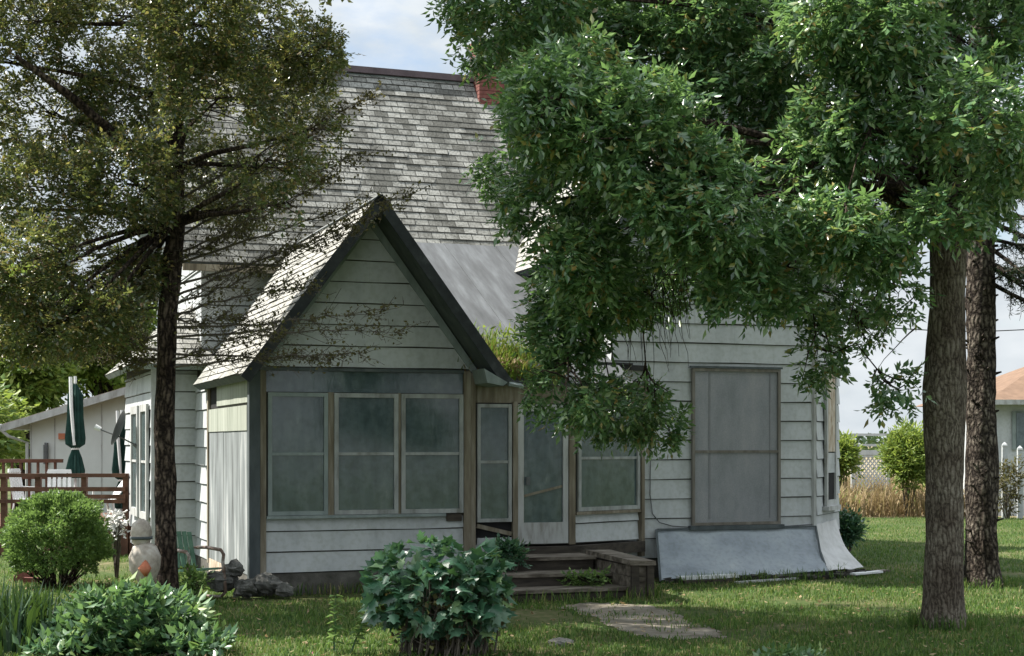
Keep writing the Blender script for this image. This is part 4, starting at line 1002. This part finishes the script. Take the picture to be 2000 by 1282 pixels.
small_shrub('white_flowers', 228, 1020, 23.5, 16, 26, 0.25, 60, 0.07, 0.06, noisy('white_petal', [(0.3,(0.6,0.6,0.58)),(0.7,(0.72,0.72,0.7))], nscale=5), 'white blossoms between the round bush and the left trunk', 'flowers')

def roof_weeds():
    t = empty('roof_weeds', hw(4.0,0.7,3.2), 0, 'tuft of green and straw coloured weeds growing on the metal roof valley', 'weeds')
    b = hw(4.0,0.7,3.2)
    pts = []
    for i in range(1500):
        u = random.uniform(2.95,4.6); v = random.uniform(0.02, 1.5)*(random.random()**0.5 if u < 3.9 else 0.5)
        p = hw(u, v, 2.99+(v)*0.533)-b; pts.append(tuple(p))
    P = np.array(pts); k = vnoise(P+7, 1.6) > 0.30; P = P[k]
    o = blades('foliage', P, 0.30, 0.022, 0.9, L_WEED, t)
    n = 900; Q = np.array([tuple(hw(random.uniform(2.95,4.7), random.uniform(0,0.7), 0)-b) for _ in range(n)]); Q[:,2] = -0.2+rng.random(n)*0.22+0.1
    leaves('leaf_litter', Q, rng.normal(size=(n,3)), rng.normal(size=(n,3)), 0.07, 0.04, L_DRY, t)
    # taller leafy weeds
    n = 220; Q = np.array([tuple(hw(random.gauss(3.95,0.22), random.gauss(0.75,0.25), 0)-b) for _ in range(n)]); Q[:,2] = rng.random(n)*0.62
    leaves('leafy_weeds', Q, rng.normal(size=(n,3))+np.array([0,0,0.8]), rng.normal(size=(n,3)), 0.10, 0.035, L_BG, t)
roof_weeds()

# ------------------------------------------------------------------ trees
def tree_right():
    b = Vector((4.92, 17.4, 0))
    t = empty('shade_tree', b, 0, 'large grey barked tree at right whose leafy crown overhangs the house', 'tree')
    def l(px, py, Y=17.4): return at(px, py, Y)-b
    m_ = MB()
    trunk_tube(m_, [l(1842,1232),l(1842,1190),l(1844,1100),l(1846,900),l(1843,770),l(1850,600),l(1852,440),l(1850,200),l(1840,-100),l(1830,-400)],
               [0.235,0.222,0.215,0.207,0.243,0.19,0.20,0.19,0.15,0.11], 44, 0.05, 0.10, 0.40)
    m_.build('trunk', BARK_A, t, True)
    spec = [(1000,-20,140,120),(968,70,88,62),(1062,190,75,90),(1010,300,80,85),(1080,390,105,80),(1120,200,130,130),(1260,60,170,150),(1240,260,150,120),(1250,430,160,90),
            (1400,190,140,140),(1420,400,150,120),(1300,540,130,65),(1140,500,80,75),(1105,630,75,75),(1110,745,95,75),(1200,790,95,60),(1290,830,48,40,0.8),(1265,760,45,45,0.7),(1450,560,100,48),(1490,10,80,60),
            (1700,40,130,110),(1850,60,170,130),(1770,230,110,80),(1930,230,140,130),(1850,360,110,80),(1970,370,90,55),(1600,290,80,70),(1550,420,100,90),(1640,440,80,60),
            (1590,560,65,55),(1595,680,50,70),(1700,480,80,50),(1668,590,55,50),(1745,560,45,60,0.6),(1740,755,45,42,0.45),(1690,640,35,40,0.5),(1320,330,120,120),(1530,300,80,90),(1550,110,80,80,0.8),(1640,190,70,70,0.7),(1460,90,90,90,0.9),(1620,20,90,60,0.9),(1380,30,110,80,0.9),(1150,60,110,100,0.9),(1850,410,75,50),(1400,525,120,50),(1520,545,60,50),(1180,575,85,55),(1090,565,55,55),(1260,590,60,40,0.8),(1745,390,70,60),(1900,300,110,90),(1700,250,80,70)]
    cls = []
    for i, s in enumerate(spec):
        Y = 16.9+1.9*math.sin(i*2.399)
        if s[1] > 560 and s[0] < 1400: Y = 17.6+0.7*math.sin(i*1.7)
        cls.append((i, s, Y))
    extra = [(1100,-250,200,160),(1400,-200,220,180),(1700,-200,200,180),(1950,-150,200,180),(2200,100,180,200),(2200,350,140,140),(1300,-450,240,160),(1650,-480,260,170),(1950,-430,220,170),(1800,-650,260,130),(2250,-200,160,170)]
    C1 = []
    for i, s, Y in cls:
        c = cl(s[0], s[1], Y, s[2], s[3], 0.0); k = max(c[1][0], c[1][2])
        C1.append(((c[0][0]-b.x, c[0][1]-b.y, c[0][2]), (c[1][0], k*1.0, c[1][2]), s[4] if len(s) > 4 else 1))
    # a second layer of the same crown farther back and nearer, so it has depth
    C2 = []
    for i, s in enumerate(extra):
        c = cl(s[0], s[1], 17.4+1.5*math.sin(i*2.1), s[2], s[3], 1.2)
        C2.append(((c[0][0]-b.x, c[0][1]-b.y, c[0][2]), c[1], 1))
    P, D = fill(C1, 21000, 0.45, 0.40, 1.7)
    # wisp edges
    sprays('foliage', P, D, 9, 0.20, 0.098, 0.042, L_ASH, t, droop=0.55)
    P2, D2 = fill(C2, 3400, 0.5, 0.42, 1.0)
    sprays('upper_foliage', P2, D2, 7, 0.30, 0.16, 0.075, L_ASH, t, droop=0.5)
    br = MB()
    hubs = [l(1850,430),l(1851,320),l(1848,180),l(1842,0),l(1836,-200)]
    for i, (c, r, wgt) in enumerate(C1+C2):
        c = Vector(c); h = min(hubs, key=lambda q: abs((q.z+0.9)-c.z)+0.02*(q-c).length)
        r0 = 0.030+0.010*min((c-h).length, 4)
        if c.z < 4.3:
            ups = [Vector(k[0]) for k in C1 if k[0][2] > c.z+0.35]
            h = min(ups, key=lambda q: (q-c).length); r0 = 0.014
        h2 = h.lerp(c, 0.25)+Vector((0,0,0.35 if c.z >= 4.3 else 0.05))
        pts = [h, h2, h.lerp(c, 0.6)+Vector((random.uniform(-.15,.15),random.uniform(-.15,.15),0.3)), c]
        br.tube(pts, [r0, r0*0.75, r0*0.5, 0.010], 6)
        for q in range(7):
            e = c+Vector((random.uniform(-1,1)*r[0], random.uniform(-1,1)*r[1], random.uniform(-1,0.5)*r[2]))
            limb(br, c.lerp(pts[2], random.uniform(0,0.5)), e, 0.012, 0.003, 4, 0.05, 0, 4)
    # bare hanging twigs in front of the pale wall
    for i in range(46):
        s = l(random.uniform(1190,1340), random.uniform(500,600), 17.5+random.uniform(-.4,.4)); e = s+Vector((random.uniform(-.12,.18), random.uniform(-.1,.1), -random.uniform(0.3,1.0)))
        limb(br, s, e, 0.006, 0.0025, 5, 0.03, 0, 3)
    for a, c in (((1690,560),(1640,660)),((1790,640),(1715,720)),((1800,560),(1700,690))):
        limb(br, l(*a), l(*c), 0.010, 0.003, 5, 0.03, -0.04, 4)
    br.build('branch', BARK_C, t)
tree_right()

def spruce():
    b = Vector((6.86, 22.4, 0))
    t = empty('spruce_tree', b, 0, 'dark scaly conifer trunk standing just behind the large right tree', 'tree')
    def l(px, py, Y=22.4): return at(px, py, Y)-b
    m_ = MB()
    trunk_tube(m_, [l(1918,1146),l(1918,1100),l(1917,900),l(1916,700),l(1915,500),l(1913,200),l(1910,-200)], [0.24,0.235,0.225,0.205,0.195,0.16,0.10], 36, 0.10, 0.16, 0.4)
    for i in range(60):     # stubs of dead branches
        z = random.uniform(0.6, 6); a = random.uniform(0, 6.28); r = 0.19
        p = Vector((l(1917,700).x+r*math.cos(a), r*math.sin(a), z)); m_.tube([p, p+Vector((math.cos(a),math.sin(a),0.3))*random.uniform(0.05,0.14)], [0.025,0.012], 5)
    m_.build('trunk', BARK_B, t, True)
    br = MB(); P = []; A = []
    for px, py, z0 in ((2060,470,505),(2080,560,520),(2120,590,560),(2090,440,430),(2110,610,590),(2150,500,470),(2140,380,400),(2060,330,340),(1780,300,320),(2100,200,260),(1750,120,150),(2150,60,120),(2000,520,550)):
        for dep in (-0.6, 0.5):
            Y = 22.4+dep*random.uniform(0.5,2); s = l(1930, z0-40); e = l(px, py, Y)
            pts = limb(br, s, e, 0.035, 0.006, 8, 0.03, 0.10, 5)
            for k in range(2, 9):
                for q in range(4):
                    p = pts[k]; f = p+Vector((random.uniform(-.1,.35), random.uniform(-.3,.3), -random.uniform(0.02,0.32)))
                    tp = limb(br, p, f, 0.007, 0.003, 3, 0.02, 0, 3)
                    for w_ in range(16):
                        a = p.lerp(f, random.random()); P.append(tuple(a)); A.append((random.uniform(-1,1), random.uniform(-1,1), random.uniform(-1,0.6)))
    br.build('branch', BARK_B, t)
    P = np.array(P); A = np.array(A); leaves('needles', P, A, rng.normal(size=P.shape), 0.075, 0.012, L_SPRUCE, t)
spruce()

def tree_left():
    b = Vector((-4.40, 19.5, 0))
    t = empty('small_leaf_tree', b, 0, 'olive green small leaved tree with dark trunk and dead lower twigs at left', 'tree')
    def l(px, py, Y=19.5): return at(px, py, Y)-b
    m_ = MB()
    trunk_tube(m_, [l(326,1188),l(326,1140),l(322,1000),l(322,800),l(328,620),l(344,450),l(342,300),l(345,100),l(350,-200),l(350,-450)], [0.16,0.14,0.128,0.122,0.118,0.112,0.105,0.09,0.07,0.03], 30, 0.10, 0.16, 0.4)
    m_.build('trunk', BARK_C, t, True)
    spec = [(60,40,110,90),(220,30,110,80),(380,40,110,90),(510,50,90,80),(600,110,62,62),(640,90,34,55,0.7),(565,200,80,80),(430,190,120,110),(260,190,120,110),(90,220,110,110),(525,310,80,75),(400,330,110,90),(260,350,110,90),(95,370,110,95),
            (475,400,75,40),(60,510,90,80),(180,510,95,75),(275,540,60,50),(120,640,120,42,1.1),(60,600,80,50,1.1),(200,610,80,50,0.9),(30,680,70,38,1.6),(240,660,50,25,1.0),(60,560,90,70,1.5),(160,645,110,48,1.6),(45,640,80,50,1.6),(620,250,45,50),(590,330,40,40,0.7),(560,395,45,30,0.7)]
    extra = [(350,-150,220,150),(120,-130,200,140),(560,-120,170,120),(-120,100,140,160),(-130,400,130,150),(350,-380,200,140),(-100,-150,150,150),(500,-300,140,120)]
    C1 = []
    for i, s in enumerate(spec):
        Y = 19.3+1.5*math.sin(i*2.399)-(0.4 if s[0] > 450 else 0)
        c = cl(s[0], s[1], Y, s[2], s[3], 0.0)
        C1.append(((c[0][0]-b.x, c[0][1]-b.y, c[0][2]), (c[1][0], max(c[1][0], c[1][2])*1.05, c[1][2]), s[4] if len(s) > 4 else 1))
    C2 = []
    for i, s in enumerate(extra):
        c = cl(s[0], s[1], 19.5+1.2*math.sin(i*2.1), s[2], s[3], 1.3); C2.append(((c[0][0]-b.x, c[0][1]-b.y, c[0][2]), c[1], 1))
    for x, y, z, q in ((-6.2,17.0,8.9,1.5),(-4.4,16.2,9.2,1.5),(-2.9,16.8,9.0,1.4),(-5.4,15.6,10.4,1.5),(-3.4,15.4,10.6,1.4),(-1.9,17.8,9.4,1.3),(-4.2,18.2,11.4,1.6),(-7.4,16.2,9.8,1.4),(-2.2,15.4,8.9,1.1)):
        C2.append(((x-b.x, y-b.y, z), (q, q*0.95, q*0.8), 1.2))  # unseen clumps above the camera view, added to shade the lawn
    P, D = fill(C1, 21000, 0.35, 0.41, 1.9)
    sprays('foliage', P, D, 9, 0.17, 0.058, 0.032, L_LEFT, t, droop=0.1)
    P2, D2 = fill(C2, 8200, 0.4, 0.44, 1.0)
    sprays('upper_foliage', P2, D2, 7, 0.26, 0.10, 0.06, L_LEFT, t, droop=0.2)
    br = MB()
    hubs = [l(344,440),l(342,330),l(344,200),l(346,60),l(350,-120)]
    for i, (c, r, wgt) in enumerate(C1+C2):
        c = Vector(c); h = min(hubs, key=lambda q: abs(q.z+0.5-c.z)+0.05*(q-c).length)
        mid = h.lerp(c, 0.5)+Vector((random.uniform(-.15,.15), random.uniform(-.15,.15), 0.05))
        br.tube([h, h.lerp(mid,0.5)+Vector((0,0,0.05)), mid, c], [0.045,0.035,0.025,0.008], 6)
        for q in range(9):
            e = c+Vector((random.uniform(-1,1)*r[0], random.uniform(-1,1)*r[1], random.uniform(-0.7,0.8)*r[2])); limb(br, mid.lerp(c, random.uniform(0.3,1)), e, 0.010, 0.003, 4, 0.04, 0, 4)
    br.tube([l(345,345),l(250,285,18.9),l(140,190,18.5),l(30,110,18.3)], [0.075,0.065,0.055,0.03], 8)
    # dead twiggy lower limbs
    tb = MB(); LP = []
    ends = [(335,400,720,195),(338,430,640,240),(336,470,700,300),(334,500,640,350),(335,520,790,385),(332,560,745,415),(330,585,690,450),(328,600,560,500),(327,620,600,560),(326,640,745,605),(325,660,770,650),(325,690,700,690),(324,710,540,650),(326,620,480,620),
            (324,720,640,700),(330,560,180,560),(328,600,120,650),(326,650,60,690),(326,690,30,640),(325,700,200,690),(332,520,470,455)]
    for i, (x0, y0, x1, y1) in enumerate(ends):
        Y1 = 19.0-0.5*random.random() if x1 > 326 else 19.5+random.uniform(-1,1)
        s = l(x0, y0); e = l(x1, y1, Y1)
        n = 12; pts = wig(s, e, n, 0.035, 0.05 if i % 2 else -0.05)
        tb.tube(pts, [0.019-0.0014*k for k in range(n+1)], 5)
        dirn = (e-s).normalized()
        for k in range(2, n+1):
            for q in range(5):
                p = pts[k]; ln = random.uniform(0.14,0.46)
                f = p+dirn*ln*random.uniform(0.2,1)+Vector((random.uniform(-.5,.5), random.uniform(-.6,.6), random.uniform(-.55,.6)))*ln
                tp = wig(p, f, 3, 0.02); tb.tube(tp, [0.0055,0.0045,0.003,0.002], 3)
                for _ in range(2):
                    r0 = tp[random.randrange(1,4)]; tb.tube([r0, r0+Vector((random.uniform(-.12,.14),random.uniform(-.12,.12),random.uniform(-.12,.12)))], [0.004,0.002], 3)
                dens = 5 if (k > 7 and y1 > 560) else (9 if k > 7 else (3 if x1 > 326 else 12))
                for _ in range(dens):
                    a = p.lerp(f, random.random()); LP.append((a.x+random.uniform(-.05,.05), a.y+random.uniform(-.05,.05), a.z+random.uniform(-.05,.05)))
    br.build('branch', BARK_C, t); tb.build('dead_branch', TWIG, t)
    LP = np.array(LP); leaves('dry_foliage', LP, rng.normal(size=LP.shape), rng.normal(size=LP.shape), 0.05, 0.03, L_BROWN, t)
tree_left()

def bg_tree(px, py, Y, rx, ry, n, label, mt=L_BG, leaf=0.22):
    b = at(px, 865, Y); b.z = 0
    t = empty('background_tree', b, 0, label, 'tree', 'leafy trees behind the outbuilding')
    top = at(px, py, Y).z
    cls = []
    for i in range(16):
        a = random.uniform(-0.6,0.6); e = random.uniform(-0.65,0.62)
        c = cl(px+a*rx, py+e*ry, Y+random.uniform(-1.5,1.5), rx*0.45, ry*0.38, 1.5); cls.append(((c[0][0]-b.x, c[0][1]-b.y, c[0][2]), c[1], 1))
    P, D = fill(cls, n, 0.5, 0.33, 0.8); k = P[:,2] > 0.3; P = P[k]; D = D[k]
    sprays('crown', P, D, 5, leaf*1.6, leaf, leaf*0.5, mt, t, droop=0.2)
    m_ = MB(); m_.tube([(0,0,0),(0.1,0,top*0.5),(0,0,top)], [0.28,0.2,0.08], 9)
    for c in cls: limb(m_, (0.05,0,top*0.5), Vector(c[0]), 0.09, 0.02, 5, 0.12, 0, 5)
    m_.build('trunk', BARK_C, t, True)
bg_tree(40, 690, 46, 150, 170, 6500, 'bright yellow green tree at the far left behind the outbuilding')
bg_tree(210, 660, 50, 130, 110, 4600, 'green tree behind the outbuilding roof near the left trunk')
bg_tree(-30, 830, 41, 60, 90, 1200, 'low bushy green growth left of the outbuilding corner')

# ------------------------------------------------------------------ far right
def far_house():
    b = at(1942, 865, 44); b.z = 0
    h = empty('neighbour_house', b, 0, 'white neighbouring house with orange brown roof at the far right edge', 'house')
    m_ = MB(); m_.box(0.0, 9, 0, 7, 0, 3.32); m_.build('wall', SIDING, h)
    m_ = MB(); m_.hexa([(-0.35,-0.5,3.30),(9.4,-0.5,3.30),(9.4,7.5,3.30),(-0.35,7.5,3.30),(2.4,3.0,4.55),(7.5,3.0,4.55),(7.5,4.0,4.55),(2.4,4.0,4.55)]); r = m_.build('roof', FARROOF, h)
    m_ = MB(); m_.box(-0.38,9.43,-0.55,-0.502,3.18,3.32); m_.build('fascia', TRIM, r)
    m_ = MB(); m_.box(0.50,0.60,-0.06,-0.002,1.9,3.0); m_.box(0.60,1.5,-0.03,-0.002,1.9,3.0); w_ = m_.build('window', GREYTRIM, h)
    m_ = MB(); m_.box(0.62,1.45,-0.045,-0.032,1.95,2.95); m_.build('pane', PANE, w_)
far_house()

def picket(px, lab, hgt):
    Y = 42.5; b = at(px, 1000, Y); b.z = 0
    o = empty('white_post', b, 0, lab, 'post', 'white posts before the neighbouring house')
    m_ = MB(); m_.hexa([(-0.07,-0.05,0),(0.07,-0.05,0),(0.07,0.05,0),(-0.07,0.05,0),(-0.07,-0.05,hgt),(0.07,-0.05,hgt),(0.07,0.05,hgt),(-0.07,0.05,hgt)]); m_.build('shaft', SIDING, o)
    m_ = MB(); m_.tube([(0,0,hgt),(0,0,hgt+0.05),(0,0,hgt+0.12)], [0.10,0.09,0.01], 4); m_.build('cap', SIDING, o)
for px, hh, lab in ((1962,2.0,'taller white post nearest the spruce trunk, before the far white house'),(1992,1.9,'white post at the right edge before the far white house')): picket(px, lab, hh)
small_shrub('dry_vine', 1968, 945, 42.0, 26, 60, 0.3, 150, 0.14, 0.05, L_BROWN, 'brown dry vine climbing the posts at the far right', 'vine')

def lattice():
    b = at(1700, 960, 50); b.z = 0
    t = empty('lattice_panel', b, 0, 'weathered white lattice panel with open top frame standing in the dry field', 'lattice')
    wd = 0.58; m_ = MB()
    for x in (-wd, wd): m_.box(x-0.05, x+0.05, -0.05, 0.05, 0, 2.4)
    for z in (2.32, 1.98, 1.62): m_.box(-wd+0.051, wd-0.051, -0.04, 0.04, z, z+0.08)
    m_.box(-wd+0.051, wd-0.051, -0.06, 0.04, 1.70, 1.86)
    m_.build('frame', SIDING, t)
    m_ = MB(); z0, z1 = 0.2, 1.62
    for i in range(-12, 12):
        for s in (-1, 1):
            x0 = i*0.13; pts = []
            a = Vector((x0, 0.01*s, z0)); bb = Vector((x0+s*(z1-z0)*0.8, 0.01*s, z1))
            # clip to the frame
            def at_x(x): f = (x-a.x)/(bb.x-a.x); return a.lerp(bb, f)
            lo, hi = sorted((a.x, bb.x)); lo2, hi2 = max(lo, -wd+0.05), min(hi, wd-0.05)
            if hi2-lo2 < 0.05: continue
            m_.beam(at_x(lo2), at_x(hi2), 0.012, 0.045, (0,1,0)) if False else m_.beam(at_x(lo2), at_x(hi2), 0.045, 0.012, (0,1,0))
    m_.build('lattice', SIDING, t)
    return t
lattice()

def wire():
    a = hw(10.3,5.0,4.6); bq = at(2300, 600, 40)
    pts = [a.lerp(bq, i/14)-Vector((0,0,0.5*math.sin(math.pi*i/14))) for i in range(15)]
    m_ = MB(); m_.tube(pts, 0.012, 5); o = m_.build('overhead_wire', BLACK); tag(o, 'thin dark overhead wire running from the house to the right past the spruce', 'wire')
wire()

def far_line():
    P = []
    n = 9000; x = rng.random(n)*340-120; 
    hgt = 2.4+3.6*vnoise(np.stack([x, x*0, x*0], 1)+300, 0.11)
    z = rng.random(n)*hgt; y = 300+rng.random(n)*20
    P = np.stack([x, y, z], 1)
    o = leaves('distant_woods', P, rng.normal(size=P.shape), rng.normal(size=P.shape), 1.1, 0.9, L_FAR); tag(o, kind='stuff', label='low line of distant trees on the horizon', cat='woods')
far_line()

# ------------------------------------------------------------------ grass
def in_poly(x, y, poly):
    ins = np.zeros(len(x), bool); j = len(poly)-1
    for i in range(len(poly)):
        xi, yi = poly[i][0], poly[i][1]; xj, yj = poly[j][0], poly[j][1]
        c = ((yi > y) != (yj > y)) & (x < (xj-xi)*(y-yi)/(yj-yi+1e-12)+xi); ins ^= c; j = i
    return ins

def lawn():
    parts = []
    for y0, y1, dens in ((14.2,19,900),(19,24,560),(24,43,260)):
        area = (y1-y0)*(y0+y1)*0.38; n = int(area*dens)
        y = y0+(y1-y0)*rng.random(n); x = (rng.random(n)*2-1)*y*0.38
        parts.append(np.stack([x, y, np.zeros(n)], 1))
    P = np.concatenate(parts)
    foot = [hw(-0.1,-0.15),hw(3.15,-0.15),hw(3.15,-0.6),hw(2.9,-2.05),hw(5.0,-2.15),hw(5.05,-0.2),hw(6.1,-0.2),hw(9.0,-0.15),hw(9.95,0.4),hw(10.4,1.9),hw(10.4,11),hw(0,11),hw(-0.8,9),hw(-0.8,5),hw(0,5)]
    k = ~in_poly(P[:,0], P[:,1], foot) & ~(in_poly(P[:,0], P[:,1], PATH) & (rng.random(len(P)) > 0.04+0.75*(vnoise(P+4, 2.6) > 0.56)))
    dirt = vnoise(P+np.array([3,0,0]), 0.9)
    hv = (P-np.array([HO.x,HO.y,0])); v = -hv[:,0]*math.sin(TH)+hv[:,1]*math.cos(TH); u = hv[:,0]*math.cos(TH)+hv[:,1]*math.sin(TH)
    bare = (v > -0.9) & (v < 0.2) & (u > -0.3) & (u < 3.2)
    worn = (np.abs(P[:,0]-1.2) < 2.2) & (P[:,1] > 16.0) & (P[:,1] < 20.3)
    k &= ~(bare & (rng.random(len(P)) > 0.12)) & (dirt > 0.06+0.24*rng.random(len(P))) & ~(worn & (vnoise(P+9, 1.4) < 0.48) & (rng.random(len(P)) > 0.25))
    P = P[k]
    o = blades('grass', P, 0.055, 0.011, 0.9, L_GRASS); tag(o, kind='stuff', label='short patchy green lawn grass around the house', cat='grass')
    T = []
    for cx, cy, rr, nn in ((4.92,17.4,0.34,260),(6.86,22.4,0.36,200),(-4.4,19.5,0.28,160)):
        a = rng.random(nn)*6.283; q = rr*(0.75+0.5*rng.random(nn)); T.append(np.stack([cx+q*np.cos(a), cy+q*np.sin(a), np.zeros(nn)], 1))
    for (u0, v0), (u1, v1), nn in (((0.2,-0.12),(2.9,-0.12),240),((6.2,-0.45),(9.0,-0.4),300),((9.2,-0.1),(10.5,1.7),200),((5.15,-2.1),(5.2,-0.5),140),((2.9,-2.3),(5.0,-2.3),160)):
        f = rng.random(nn); T.append(np.array([tuple(hw(u0+(u1-u0)*k+random.gauss(0,.03), v0+(v1-v0)*k+random.gauss(0,.06))) for k in f]))
    o = blades('long_grass', np.concatenate(T), 0.17, 0.014, 0.8, L_GRASS); tag(o, kind='stuff', label='longer uncut grass around trunks, steps and foundation', cat='grass')
    n = 900; y = 14.5+rng.random(n)*9; x = (rng.random(n)*2-1)*y*0.36; P = np.stack([x, y, np.full(n, 0.035)], 1)
    P = P[~in_poly(P[:,0], P[:,1], foot)]; A = rng.normal(size=P.shape)*np.array([1,1,0.25])
    o = leaves('fallen_leaves', P, A, np.cross(A, np.array([0,0,1.0])+rng.normal(size=P.shape)*0.3), 0.065, 0.035, L_DRY); tag(o, kind='stuff', label='scattered dry fallen leaves on the lawn', cat='leaves')
    # dry tall grass of the field
    n = 15000; y = 43.2+rng.random(n)**1.4*22; x = 8+(rng.random(n))*y*0.30
    P = np.stack([x, y, np.zeros(n)], 1); q = vnoise(P, 0.5)
    P = P[q > 0.15]
    P = P[~((P[:,0] > 13.2) & (P[:,1] > 43) & (P[:,1] < 52))]
    P2 = P[vnoise(P+31, 0.35) > 0.62]; P2 = P2[rng.random(len(P2)) > 0.4]
    o = blades('green_weeds', P2+np.array([0.05,-0.3,0]), 0.7, 0.05, 0.9, L_BG); tag(o, kind='stuff', label='green weeds mixed into the dry field grass', cat='weeds')
    o = blades('dry_grass', P, 0.85, 0.035, 1.1, L_DRY); tag(o, kind='stuff', label='tall straw coloured dry grass in the field beyond the lawn', cat='grass')
lawn()
